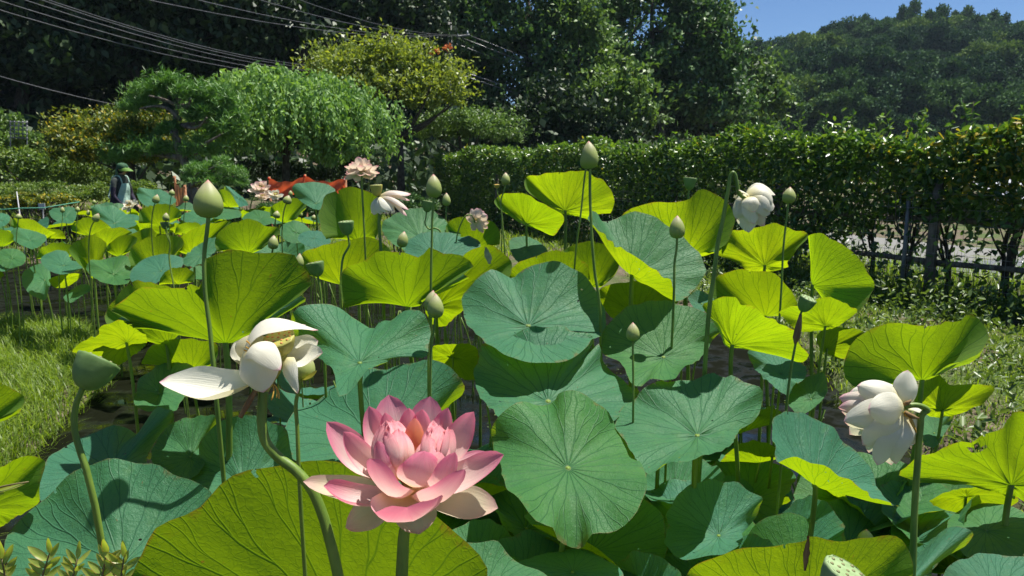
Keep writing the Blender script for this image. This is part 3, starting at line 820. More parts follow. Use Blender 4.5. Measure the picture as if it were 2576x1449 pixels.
# the largest leaves, one by one, on the face towards the pond at the near end
V, F, _ = leaf_cloud(np.zeros((1, 3)), 1.0, .48, np.random.default_rng(2), bias=(60, 0, 0), nbias=(0, 0, 60), six=True, lv=0)
LM = []
for k, rv in enumerate((.3, .6, .75, .9, .965, .985)):
    me = mesh_np('leaf', V, F, True, None, [rv] * len(F)); me.materials.append(M['hedge']); LM.append(me)
rl = random.Random(9)
for k in range(290):
    s = rl.uniform(-1.2, 4.6); z = .95 + 1.12 * rl.random() ** .7
    a = -.50 + rl.uniform(-.02, .22)
    p = np.array([*(HA + HD * s + HN * a), z])
    o = bpy.data.objects.new('leaf', LM[rl.choice((0, 0, 1, 1, 2, 3, 4, 5) if s < 2.5 else (0, 1, 1, 2, 3))]); COL.objects.link(o); o.parent = hroot
    o.location = Vector(p - ho); sc = rl.uniform(.075, .105); o.scale = (sc, sc, sc)
    o.rotation_euler = (rl.uniform(-.7, .7), rl.uniform(-.2, .8), rl.uniform(0, 6.28))
# trunks and branches of the hedge bushes
for k in range(26):
    s = -1.2 + k * .42 + rl.uniform(-.12, .12)
    b0 = np.array([*(HA + HD * s + HN * rl.uniform(-.1, .25)), .0])
    t1 = b0 + np.array([rl.uniform(-.12, .12), rl.uniform(-.1, .1), rl.uniform(.7, 1.0)])
    mb = MB(); mb.tube(catmull([b0, (b0 + t1) / 2 + np.array([rl.uniform(-.06, .06), 0, 0]), t1], 4), [.035, .028, .02], 7)
    for j in range(6):
        st = b0 + (t1 - b0) * rl.uniform(.45, 1.0); e = st + np.array([rl.uniform(-.45, .45), rl.uniform(-.3, .3), rl.uniform(.35, 1.0)])
        mb.tube(catmull([st, (st + e) / 2 + np.array([rl.uniform(-.08, .08), 0, -.03]), e], 4), [.016, .010, .004], 5)
    mb.build('trunk', M['bark'], hroot, ho)

# fence
froot = empty('wire_fence', (HA[0] - HN[0] * .3, HA[1] - HN[1] * .3, .05), 'weathered log-rail and wire mesh fence in front of the hedge', 'fence')
fo = np.array(froot.location)
M['log'] = mat_simple('weathered_log', (0.07, 0.06, 0.05), (0.19, 0.165, 0.135), 26, .9, .2, .7, .02, stretch=(1, 1, .25))
M['wire'] = mat_simple('wire', (0.16, 0.16, 0.16), (0.28, 0.28, 0.28), 30, .45, .5, .1); M['steel'] = mat_simple('steel_pole', (0.10, 0.11, 0.12), (0.18, 0.19, 0.20), 12, .5, .5, .1)
FO = -.30
def fpt(s, z, of=0.0): return np.array([*(HA + HD * s + HN * (FO + of)), z])
post_s = [3.42 - 2.25, 3.42, 5.7, 8.0, 10.3, 12.6, 14.9]
tpx = ground(2310, 762, .1); s0_ = float(np.dot(tpx[:2] - HA, HD)); post_s = [s0_ + 2.3 * k for k in range(-1, 6)]
for s in post_s:
    v, f = tube_vf([fpt(s, -.1), fpt(s + .01, .7), fpt(s, 1.44)], [.062, .058, .055], 12); MB().add(v, f).build('post', M['log'], froot, fo)
for k in range(-1, 5):
    for z in (.55, 1.03):
        a, b_ = s0_ + 2.3 * k, s0_ + 2.3 * (k + 1)
        tube_obj('rail', catmull([fpt(a - .15, z, .06), fpt((a + b_) / 2, z + rl.uniform(-.03, .03), .07), fpt(b_ + .15, z + rl.uniform(-.04, .04), .06)], 5), [.036, .030, .034], M['log'], froot, fo, 9)
tube_obj('steel_pole', [fpt(s0_ + .32, 0, -.03), fpt(s0_ + .32, 1.30, -.03)], [.024, .024], M['steel'], froot, fo, 9)
for k in range(8):
    z = .18 + k * .165
    tube_obj('wire', [fpt(-1.5, z, -.07), fpt(4, z - .012, -.07), fpt(9, z, -.07), fpt(16, z, -.07)], [.0024], M['wire'], froot, fo, 4)
mb = MB()
for k in range(75): mb.tube([fpt(-1.4 + k * .155, .1, -.068), fpt(-1.4 + k * .155, 1.36, -.068)], [.0017], 4)
wmsh = mb.build('vertical_wires', M['wire'], froot, fo); wmsh['kind'] = 'stuff'

# shed roof behind the hedge, far right
sroot_p = P(2560, 490, 19); sx, sy = sroot_p[0], sroot_p[1]
sroot = empty('shed', (sx, sy, .08), 'low building with a grey sloping metal roof behind the hedge', 'building')
so = np.array(sroot.location)
M['roof'] = mat_simple('roof_metal', (0.34, 0.36, 0.40), (0.44, 0.46, 0.50), 1.5, .4, .5, .05); M['shedwall'] = mat_simple('shed_wall', (0.09, 0.075, 0.06), (0.14, 0.12, 0.10), 6, .9, .2, .3)
MB().box((sx + 1.2, sy + 1.3, .45), (3.2, 2.4, .75)).build('wall', M['shedwall'], sroot, so, False)
rz = [(sx - .75, sy - .25, .72), (sx + 3.2, sy - .25, .72), (sx + 3.2, sy + 1.5, 1.35), (sx - .35, sy + 1.5, 1.35)]
MB().add(rz + [(a, b_, c_ + .05) for a, b_, c_ in rz], [(0, 3, 2, 1), (4, 5, 6, 7), (0, 1, 5, 4), (1, 2, 6, 5), (2, 3, 7, 6), (3, 0, 4, 7)]).build('roof', M['roof'], sroot, so, False)
for k in range(9):
    x0 = sx - .6 + k * .45
    MB().box((x0, sy + .62, 1.10), (.03, 1.86, .03), np.array(Matrix.Rotation(math.atan2(.63, 1.75), 3, 'X'))).build('roof_seam', M['roof'], sroot, so, False)

# ------------------------------------------------------------------ poles and cables
M['concrete'] = mat_simple('pole_concrete', (0.13, 0.13, 0.125), (0.20, 0.20, 0.19), 6, .8, .3, .1)
def pole(label, x, ytop, yarm, D, rad, arm, box=None):
    base = gbase(x + 8, D); top = P(x, ytop, D)
    root = empty('utility_pole', base, label, 'utility pole'); o = np.array(base)
    tube_obj('pole', [base - [0, 0, .2], top], [rad * 1.2, rad], M['concrete'], root, o, 10)
    A, B = P(arm[0], arm[1], D - .2), P(arm[2], arm[3], D - .2)
    tube_obj('crossarm', [A, B], [rad * .42], M['steel'], root, o, 6)
    for k in range(4):
        q = A + (B - A) * (.06 + .29 * k); tube_obj('insulator', [q, q + np.array([0, 0, rad * 1.6])], [rad * .35, rad * .5, rad * .2], M['roof'], root, o, 7)
    if box:
        c = P(box[0], box[1], D - .35); s = D / FPX
        v, f = lathe([(.001, -box[3] * s), (box[2] * s, -box[3] * s), (box[2] * s, box[3] * s), (box[2] * s * .8, box[3] * s * 1.1), (.001, box[3] * s * 1.1)], 14, (0, 0, 1), c)
        MB().add(v, f).build('transformer', M['roof'], root, o)
    return root
pole('utility pole with a crossarm and a grey transformer, behind the cherry tree', 1130, 58, 92, 36, .13, (1098, 98, 1182, 88), (1146, 260, 11, 14))
pole('small distant utility pole at the foot of the far hill', 1915, 262, 276, 60, .14, (1888, 279, 1950, 273))
M['cable'] = mat_simple('cable', (0.10, 0.10, 0.105), (0.16, 0.16, 0.17), 3, .35, .6, .05)
def cable(a, b_, Da, Db, sag, label, rad=.013, n=10):
    A, B = P(*a, Da), P(*b_, Db); pts = [A + (B - A) * t - np.array([0, 0, sag * 4 * t * (1 - t)]) for t in np.linspace(0, 1, n)]
    o = tube_obj('power_cable', pts, [rad], M['cable'], None, pts[0], 5)
    tag(o, label, 'cable', 'overhead cables')
CL = 'one of the five parallel cables slanting down across the dark wood'
for (a, b_) in (((-140, -18), (760, 192)), ((-140, -44), (770, 186)), ((-100, -56), (775, 178)), ((-60, -58), (775, 170)), ((-20, -50), (780, 164))):
    cable(a, b_, 13, 25, .25, CL, .009)
cable((-140, 150), (480, 292), 14, 21, .15, 'lone lower cable running down towards the garden pine', .009)
CL2 = 'one of the cables over the wood to the crossarm of the transformer pole'
for (a, b_) in (((240, -30), (1105, 94)), ((380, -30), (1130, 92)), ((560, -30), (1155, 90)), ((700, -20), (1178, 87))):
    cable(a, b_, 19, 36, .35, CL2, .010)
CL3 = 'one of the two thick cables sloping from the transformer pole to the hedge top'
cable((1133, 170), (1915, 330), 36, 60, .9, CL3, .028); cable((1133, 180), (1915, 338), 36, 60, .9, CL3, .028)
CL4 = 'one of the thin cables running from the crossarm to the small far pole'
for (a, b_) in (((1105, 94), (1892, 277)), ((1178, 88), (1946, 272)), ((1150, 91), (1925, 274))): cable(a, b_, 36, 60, 1.0, CL4, .02)

# ------------------------------------------------------------------ orange safety net and small garden things
M['net'] = mat_simple('orange_net', (0.70, 0.085, 0.03), (0.82, 0.14, 0.05), 40, .6, .3, .4, .01, .35, (0.9, 0.15, 0.05))
M['net_old'] = mat_simple('faded_net', (0.36, 0.17, 0.08), (0.50, 0.26, 0.13), 26, .7, .3, .6, .02, .25, (0.6, 0.25, 0.1))
def net(label, tops, D, drop, mat):
    T_ = [P(x, y, D) for x, y in tops]; base = np.array([T_[0][0], T_[0][1], float(hgt(T_[0][0], T_[0][1]))])
    root = empty('safety_net', base, label, 'net')
    for t in T_:
        g0 = np.array([t[0], t[1] + .04, float(hgt(t[0], t[1])) - .1]); tube_obj('post', [g0, t + np.array([0, .04, .03])], [.017], M['net_old'], root, base, 7)
        v, f = lathe([(.002, 0), (.014, .008), (.018, .02), (.012, .035), (.002, .04)], 9, (0, 0, 1), t + np.array([0, .0, -.02])); MB().add(v, f).build('knot', mat, root, base)
    for a, b_ in zip(T_[:-1], T_[1:]):
        nu, nv = 26, 10; V = []
        for i in range(nu + 1):
            u = i / nu; top = a + (b_ - a) * u - np.array([0, 0, .07 * 4 * u * (1 - u)])
            for j in range(nv + 1):
                v = j / nv
                V.append(top + np.array([0, .035 * math.sin(9 * u + 7 * v) * v + .008 * math.sin(23 * u), -drop * v * (1 - .15 * math.sin(math.pi * u)) + .012 * math.sin(17 * u + 9 * v)]))
        F = [(i * (nv + 1) + j, (i + 1) * (nv + 1) + j, (i + 1) * (nv + 1) + j + 1, i * (nv + 1) + j + 1) for i in range(nu) for j in range(nv)]
        link('net_panel', mesh_np('net_panel', np.array(V) - base, F), mat, root)
    return root
net('bright orange safety net slung between three posts', [(676, 449), (766, 443), (868, 448)], 11.6, .26, M['net'])
net('faded orange-brown net seen edge-on by the dwarf pine', [(437, 447), (463, 470)], 11.8, .45, M['net_old'])
M['plate'] = mat_simple('grey_plate', (0.42, 0.42, 0.43), (0.52, 0.52, 0.53), 8, .5, .4, .05)
pl_ = P(105, 519, 9.6); r0 = empty('sign_plate', (pl_[0], pl_[1], float(hgt(pl_[0], pl_[1]))), 'small blank grey sign plate on a stake at the left end of the pond', 'sign'); o_ = np.array(r0.location)
MB().box(pl_, (.085, .01, .075)).build('plate', M['plate'], r0, o_, False); tube_obj('stake', [pl_ + np.array([0, .012, 0]), np.array([pl_[0], pl_[1] + .012, -.3])], [.008], M['steel'], r0, o_, 6)
st = P(42, 482, 9.4); sb0 = np.array([st[0] + .05, st[1], -.35]); r0 = empty('marker_stake', sb0, 'thin pale stake holding a green rope beside the sign plate', 'stake'); o_ = np.array(r0.location)
tube_obj('stake', [st, sb0], [.006, .007], M['plate'], r0, o_, 6)
M['rope'] = mat_simple('green_rope', (0.06, 0.24, 0.15), (0.10, 0.32, 0.20), 50, .6, .3)
tube_obj('rope', [P(-60, 532, 9.3), P(50, 524, 9.4), P(110, 523, 9.5), P(200, 508, 9.8)], [.007], M['rope'], r0, o_, 6)
lt = P(45, 320, 19); r0 = empty('lattice_fence', (lt[0], lt[1], float(hgt(lt[0], lt[1]))), 'small grey lattice fence among the leafy climbers', 'fence'); o_ = np.array(r0.location)
for k in range(5):
    tube_obj('bar', [P(24, 306 + 10 * k, 18.2), P(70, 308 + 10 * k, 18.2)], [.012], M['steel'], r0, o_, 5)
    tube_obj('bar', [P(26 + 10.5 * k, 304, 18.21), P(26 + 10.5 * k, 350 if k not in (0, 4) else 440, 18.21)], [.012], M['steel'], r0, o_, 5)

# ------------------------------------------------------------------ the gardener
def person():
    D = 13.2
    top = P(297, 413, D); gx_, gy_ = top[0], top[1]
    z0 = float(hgt(gx_, gy_)); H = top[2] - z0; s = H / 1.62
    root = empty('person', (gx_, gy_, z0), 'person in a green cap, dark sleeves and pale green apron, bending slightly to the right', 'person')
    # skeleton: x forward (to the right in the picture), y across, z up
    J = {'pel': (-.05, 0, .86, .135, .16), 'waist': (-.05, 0, 1.02, .125, .15), 'chest': (-.02, 0, 1.20, .12, .165), 'shl': (.02, 0, 1.34, .085, .13), 'neck': (.05, 0, 1.42, .052, .052), 'jaw': (.085, 0, 1.475, .062, .062), 'head': (.095, 0, 1.535, .078, .072), 'crown': (.09, 0, 1.585, .066, .062),
         'shR': (.02, -.17, 1.32, .055, .055), 'elR': (.02, -.22, 1.05, .043, .043), 'wrR': (.17, -.17, .86, .030, .030), 'haR': (.22, -.15, .80, .034, .022),
         'shL': (.02, .17, 1.32, .055, .055), 'elL': (.05, .22, 1.06, .043, .043), 'wrL': (.20, .15, .90, .030, .030), 'haL': (.25, .13, .85, .034, .022),
         'hpR': (-.05, -.10, .80, .092, .092), 'knR': (.0, -.11, .46, .062, .062), 'anR': (-.04, -.11, .09, .042, .042), 'toR': (.12, -.12, .035, .034, .04),
         'hpL': (-.05, .10, .80, .092, .092), 'knL': (.03, .11, .46, .062, .062), 'anL': (.0, .11, .09, .042, .042), 'toL': (.16, .12, .035, .034, .04)}
    E = ['pel-waist', 'waist-chest', 'chest-shl', 'shl-neck', 'neck-jaw', 'jaw-head', 'head-crown', 'shl-shR', 'shR-elR', 'elR-wrR', 'wrR-haR', 'shl-shL', 'shL-elL', 'elL-wrL', 'wrL-haL', 'pel-hpR', 'hpR-knR', 'knR-anR', 'anR-toR', 'pel-hpL', 'hpL-knL', 'knL-anL', 'anL-toL']
    names = list(J); V = [tuple(c * s for c in J[n][:3]) for n in names]
    EE = [tuple(names.index(q) for q in e.split('-')) for e in E]
    for sgn, ha in ((-1, 'haR'), (1, 'haL')):                       # fingers and thumb
        h = names.index(ha); hx, hy, hz = J[ha][:3]
        for k in range(4):
            y = hy + (k - 1.5) * .021
            V += [((hx + .045) * s, y * s, (hz - .035) * s), ((hx + .06) * s, y * s, (hz - .07 + .006 * abs(k - 1.5)) * s)]
            EE += [(h, len(V) - 2), (len(V) - 2, len(V) - 1)]; names += ['f1', 'f2']
        V += [((hx + .035) * s, (hy - sgn * .045) * s, (hz - .01) * s), ((hx + .06) * s, (hy - sgn * .05) * s, (hz - .03) * s)]
        EE += [(h, len(V) - 2), (len(V) - 2, len(V) - 1)]; names += ['f1', 'f2']
    me = bpy.data.meshes.new('body'); me.from_pydata(V, EE, [])
    ob = bpy.data.objects.new('body', me); COL.objects.link(ob)
    sk = ob.modifiers.new('skin', 'SKIN'); sk.use_smooth_shade = True
    for i, sv in enumerate(me.skin_vertices[0].data):
        n = names[i]
        sv.radius = (J[n][3] * s, J[n][4] * s) if n in J else (.0095 * s, .0095 * s)
        sv.use_root = (n == 'pel')
    ss = ob.modifiers.new('sub', 'SUBSURF'); ss.levels = 2; ss.render_levels = 2
    dg = bpy.context.evaluated_depsgraph_get(); dg.update()
    m2 = bpy.data.meshes.new_from_object(ob.evaluated_get(dg)); m2.name = 'body'
    bpy.data.objects.remove(ob)
    ob = link('body', m2, None, root)
    for mt in (mat_simple('shirt', (0.05, 0.06, 0.055), (0.085, 0.095, 0.085), 20, .85, .2, .4), mat_simple('skin', (0.33, 0.19, 0.12), (0.40, 0.24, 0.16), 30, .5, .4, .1), mat_simple('trousers', (0.03, 0.035, 0.05), (0.05, 0.055, 0.07), 20, .9, .2, .3), mat_simple('sleeve', (0.022, 0.018, 0.032), (0.04, 0.034, 0.055), 30, .85, .2, .4)):
        m2.materials.append(mt)
    for p in m2.polygons:
        c = p.center / s
        p.material_index = 1 if c.z > 1.435 or (c.z < .87 and c.x > .165) else (2 if c.z < .86 and abs(c.y) < .165 else (3 if abs(c.y) > .14 and c.z < 1.2 else 0))
        p.use_smooth = True
    # hair, face, cap, apron
    hair = mat_simple('hair', (0.012, 0.01, 0.009), (0.03, 0.025, 0.022), 60, .6, .3, .3)
    v, f = lathe([(.004, -.085), (.062, -.07), (.084, -.02), (.084, .03), (.06, .07), (.004, .082)], 16, (0, 0, 1), (.072, 0, 1.53)); MB().add([np.array(p) * s for p in v], f).build('hair', hair, root)
    sk_m = m2.materials[1]
    nz = MB(); nz.tube([np.array(q) * s for q in ((.165, 0, 1.535), (.188, 0, 1.508), (.168, 0, 1.498))], [.006 * s, .012 * s, .008 * s], 7); nz.build('nose', sk_m, root)
    for sg in (-1, 1):
        v, f = lathe([(.001, -.01), (.012, -.004), (.012, .004), (.001, .01)], 8, (0, 1, 0), (.160, sg * .032, 1.535)); MB().add([np.array(p) * s for p in v], f).build('eye', hair, root)
        v, f = lathe([(.002, -.008), (.022, -.004), (.024, .004), (.004, .008)], 9, (0, 1, 0), (.085, sg * .082, 1.525)); MB().add([np.array(p) * s for p in v], f).build('ear', sk_m, root)
    mo = MB(); mo.box(np.array((.158, 0, 1.472)) * s, np.array((.01, .045, .008)) * s); mo.build('mouth', mat_simple('lips', (0.22, 0.07, 0.06), (0.26, 0.09, 0.07)), root)
    capm = mat_simple('cap_green', (0.02, 0.07, 0.035), (0.06, 0.13, 0.06), 26, .7, .2, .3); brim = mat_simple('brim_green', (0.12, 0.26, 0.06), (0.20, 0.36, 0.08), 16, .6, .3, .1, .01, .4, (0.5, 0.75, 0.1))
    v, f = lathe([(.096, -.03), (.099, 0), (.094, .04), (.070, .070), (.03, .084), (.003, .086)], 20, (.12, 0, 1), (.085, 0, 1.560)); MB().add([np.array(p) * s for p in v], f).build('cap', capm, root)
    bv = []; nb_ = 11
    for i in range(nb_):
        a = math.pi * (i / (nb_ - 1) - .5)
        for rr, dz in ((.10, .0), (.165, -.022), (.225, -.062)):
            bv.append(np.array((.085 + math.cos(a) * rr, math.sin(a) * (.082 + (rr - .10) * .10), 1.555 + dz)) * s)
    bf = [(3 * i + j, 3 * i + 3 + j, 3 * i + 4 + j, 3 * i + 1 + j) for i in range(nb_ - 1) for j in range(2)]
    link('cap_brim', mesh_np('cap_brim', bv, bf), brim, root)
    # neck cloth under the cap
    nv_ = []
    for i in range(13):
        a = math.pi * .55 + math.pi * .9 * i / 12
        for rr, z in ((.108, 1.545), (.115, 1.47), (.125, 1.395)): nv_.append(np.array((.075 + math.cos(a) * rr, math.sin(a) * rr * .95, z)) * s)
    link('neck_cloth', mesh_np('neck_cloth', nv_, [(3 * i + j, 3 * i + 3 + j, 3 * i + 4 + j, 3 * i + 1 + j) for i in range(12) for j in range(2)]), capm, root)
    ap = mat_simple('apron', (0.34, 0.52, 0.42), (0.46, 0.64, 0.54), 9, .5, .4, .5, .03); av = []; na, nh = 15, 14
    for i in range(nh + 1):
        z = 1.27 - .80 * i / nh; wd = np.interp(z, [.47, .8, 1.0, 1.27], [1.15, 1.2, 1.05, .62]); rx = np.interp(z, [.47, .86, 1.02, 1.2, 1.3], [.20, .175, .155, .150, .115]); ry = np.interp(z, [.47, .86, 1.02, 1.2, 1.3], [.21, .195, .18, .19, .15])
        cx_ = np.interp(z, [.47, .86, 1.02, 1.2, 1.34], [-.02, -.03, -.03, 0, .03])
        for k in range(na + 1):
            a = (2 * k / na - 1) * wd; w_ = .008 * math.sin(6 * a + 9 * z) + .005 * math.sin(23 * z + 3 * a)
            av.append(np.array((cx_ + math.cos(a) * (rx + w_), math.sin(a) * (ry + w_), z)) * s)
    link('apron', mesh_np('apron', av, [(i * (na + 1) + k, i * (na + 1) + k + 1, (i + 1) * (na + 1) + k + 1, (i + 1) * (na + 1) + k) for i in range(nh) for k in range(na)]), ap, root)
    for sg in (-1, 1):
        tube_obj('apron_strap', catmull([np.array(q) * s for q in ((.13, sg * .09, 1.26), (.08, sg * .10, 1.40), (-.05, sg * .10, 1.39), (-.15, sg * .06, 1.2), (-.17, sg * .10, 1.03), (-.08, sg * .19, 1.0))], 4), [.011 * s], ap, root, (0, 0, 0), 6)
    root.rotation_euler = (0, 0, R(-12))
person()

# ------------------------------------------------------------------ summer haze
hb = NB('haze_air')
pv_ = hb.n('ShaderNodeVolumePrincipled'); pv_.inputs['Color'].default_value = (0.62, 0.80, 1.0, 1); pv_.inputs['Density'].default_value = 0.00020; pv_.inputs['Anisotropy'].default_value = 0.2
hb.t.links.new(pv_.outputs[0], hb.out.inputs['Volume'])
hz = MB().box((0, 880, 29), (2100, 2100, 62)).build('haze', hb.m, None, (0, 0, 0), False); tag(hz, 'thin summer haze in the air', 'haze', kind='stuff')
# ------------------------------------------------------------------ lotus leaves
NT, NR = 84, 15

def rim_from_outline(typ, cx, cy, D, pts, kz=None, rf=None, fold=0.72):
    """outline pixels -> 3D rim around the stalk point. A leaf is a disc: every rim point is about one leaf
    radius from the stalk point, which gives each rim point its own depth, nearer or farther than the stalk."""
    C = P(cx, cy, D)
    q = [(p[0] - cx, p[1] - cy, p[2] if len(p) > 2 else None) for p in pts]
    rmax = max(math.hypot(a, b) for a, b, _ in q)
    rf = rf or (1.12 if typ in 'TX' else 1.04)
    RR = rf * rmax
    kz = kz if kz is not None else (0.95 if typ == 'T' else 0.6 if typ == 'U' else 0.8)
    out = []
    for a, b, s in q:
        dz = math.sqrt(max(0.0, RR * RR - a * a - b * b)) * D / FPX
        if s is None:
            if typ == 'U': s = -1.0
            else:
                s = max(-1.0, min(1.0, -b / (0.30 * RR)))
                if typ == 'P': s = -s
        out.append(P(cx + a, cy + b, D + kz * s * dz))
    area = sum(q[i][0] * q[(i + 1) % len(q)][1] - q[(i + 1) % len(q)][0] * q[i][1] for i in range(len(q)))
    if typ == 'U':
        area = sum(q[i][0] * q[i + 1][1] - q[i + 1][0] * q[i][1] for i in range(len(q) - 1))
        far = []
        for i, (a, b, s) in enumerate(q[1:-1]):
            dz = math.sqrt(max(0.0, RR * RR - a * a - b * b)) * D / FPX
            b2 = b * fold if b < 0 else b * 1.05 + 4
            far.append(P(cx + a * 0.93, cy + b2, D + (0.35 + kz) * dz * 0.8 + 0.02 * D))
        out = out + far[::-1]
    return C, np.array(out), RR * D / FPX, area

def leaf_surface(C, rim, R_, seed, flip, ruffle=0.012):
    r = np.random.default_rng(seed)
    d = rim - C
    n = len(d)
    u = d / np.linalg.norm(d, axis=1)[:, None]
    seg = np.linalg.norm(np.roll(u, -1, axis=0) - u, axis=1) + 0.02
    th = np.concatenate([[0], np.cumsum(seg)]) / seg.sum() * 2 * math.pi
    dd = np.vstack([d[-1:], d, d[:2]])
    tt = np.concatenate([[-(2 * math.pi - th[n - 1])], th, [th[1] + 2 * math.pi]])
    T = np.linspace(0, 2 * math.pi, NT, endpoint=False)
    S = np.zeros((NT, 3))
    for j, t in enumerate(T):
        i = int(np.searchsorted(tt, t, side='right')) - 1
        i = max(1, min(i, n))
        h = tt[i + 1] - tt[i]; x = (t - tt[i]) / h
        m0 = (dd[i + 1] - dd[i - 1]) / (tt[i + 1] - tt[i - 1]) * h
        m1 = (dd[i + 2] - dd[i]) / (tt[i + 2] - tt[i]) * h if i + 2 < len(tt) else (dd[i + 1] - dd[i])
        S[j] = (2 * x**3 - 3 * x * x + 1) * dd[i] + (x**3 - 2 * x * x + x) * m0 + (-2 * x**3 + 3 * x * x) * dd[i + 1] + (x**3 - x * x) * m1
    # light ruffle of the margin
    nrm = norm(np.sum(np.cross(S, np.roll(S, -1, axis=0)), axis=0) + 1e-6)
    ruf = np.zeros(NT); rad = np.ones(NT)
    for k in (7, 10, 13, 17, 21):
        ruf += r.normal() * np.sin(k * T + r.uniform(0, 6.3)) / 2.2
        rad += 0.006 * r.normal() * np.sin(k * T + r.uniform(0, 6.3))
    S = S * rad[:, None] + nrm[None] * (ruf * ruffle * R_)[:, None]
    A = np.fft.rfft(S, axis=0) 
    e = np.array([1.55, 1.0] + [min(1.0 + 0.28 * k, 3.2) for k in range(2, len(A))])
    nv_ = 21; va = r.uniform(.3, 1.0, nv_)
    vi = (T / (2 * math.pi) * nv_); fr = vi - np.floor(vi)
    ridge = va[np.floor(vi).astype(int) % nv_] * (1 - np.abs(2 * fr - 1)) ** 1.5          # channels along the ribs
    dents = sum(r.normal() * np.sin(k * T + r.uniform(0, 6.3)) / k ** .5 for k in (2, 3, 4, 5, 6))
    dents2 = sum(r.normal() * np.sin(k * T + r.uniform(0, 6.3)) / k ** .5 for k in (3, 5, 7, 9))
    V = [C.copy()]; UV = [(0.0, 0.0)]
    for i in range(1, NR + 1):
        t = (i / NR) ** 0.9
        Q = np.fft.irfft(A * (t ** e)[:, None], n=NT, axis=0)
        sag = 0.02 * R_ * math.sin(math.pi * t)
        off = sag * (-1 if flip else 1) + R_ * (.016 * ridge * t * (1 - t) * 4 * (.4 + .6 * t) + .030 * dents * t ** 1.4 * (1 - t) * 2.2 + .014 * dents2 * math.sin(3 * math.pi * t) * (1 - t))
        V.extend(C + Q + nrm[None] * off[:, None])
        UV.extend(np.stack([t * np.cos(T), t * np.sin(T)], 1))
    F = []
    for k in range(NT):
        k2 = (k + 1) % NT
        F.append((0, 1 + k, 1 + k2, 1 + k2))
    V = np.array(V); UV = np.array(UV)
    quads = []
    for i in range(NR - 1):
        for k in range(NT):
            k2 = (k + 1) % NT
            quads.append((1 + i * NT + k, 1 + (i + 1) * NT + k, 1 + (i + 1) * NT + k2, 1 + i * NT + k2))
    tris = [(0, 1 + k, 1 + (k + 1) % NT) for k in range(NT)]
    fs = tris + quads
    if flip: fs = [tuple(reversed(f)) for f in fs]
    return V, fs, UV

def build_leaf(C, V, F, UV, R_, label, group, seed, name='lotus_leaf', stem_pts=None, stem=True, zb=-0.06, thin=1.1):
    r = random.Random(seed)
    root_xy = (C[0] + r.uniform(-.07, .07), C[1] + r.uniform(-.05, .09))
    root = empty(name, (root_xy[0], root_xy[1], zb), label, 'leaf', group)
    o = np.array(root.location)
    me = bpy.data.meshes.new('blade')
    me.from_pydata([tuple(p) for p in (V - o)], [], F)
    me.polygons.foreach_set('use_smooth', [True] * len(me.polygons))
    l = me.uv_layers.new(name='UVMap')
    idx = np.zeros(len(me.loops), dtype=np.int32); me.loops.foreach_get('vertex_index', idx)
    l.data.foreach_set('uv', UV[idx].astype(np.float32).ravel())
    me.update()
    link('blade', me, M['leaf'], root)['backlit_gain'] = thin
    rs = max(0.0035, min(0.0085, R_ * 0.028))
    if stem_pts is None:
        mid = np.array([(C[0] + o[0]) / 2 + r.uniform(-.025, .025), (C[1] + o[1]) / 2 + r.uniform(-.02, .03), C[2] * 0.5])
        stem_pts = [C + np.array([0, 0, 0.002]), C + np.array([r.uniform(-.004, .004), 0.004, -0.06]), mid, o]
    tube_obj('stem', catmull(stem_pts, 6), [rs * 0.9, rs, rs * 1.15], M['stem'], root, o, 8)
    return root

def S_(txt):
    out = []
    for w in txt.split():
        out.append(tuple(float(c) for c in w.split(',')))
    return out

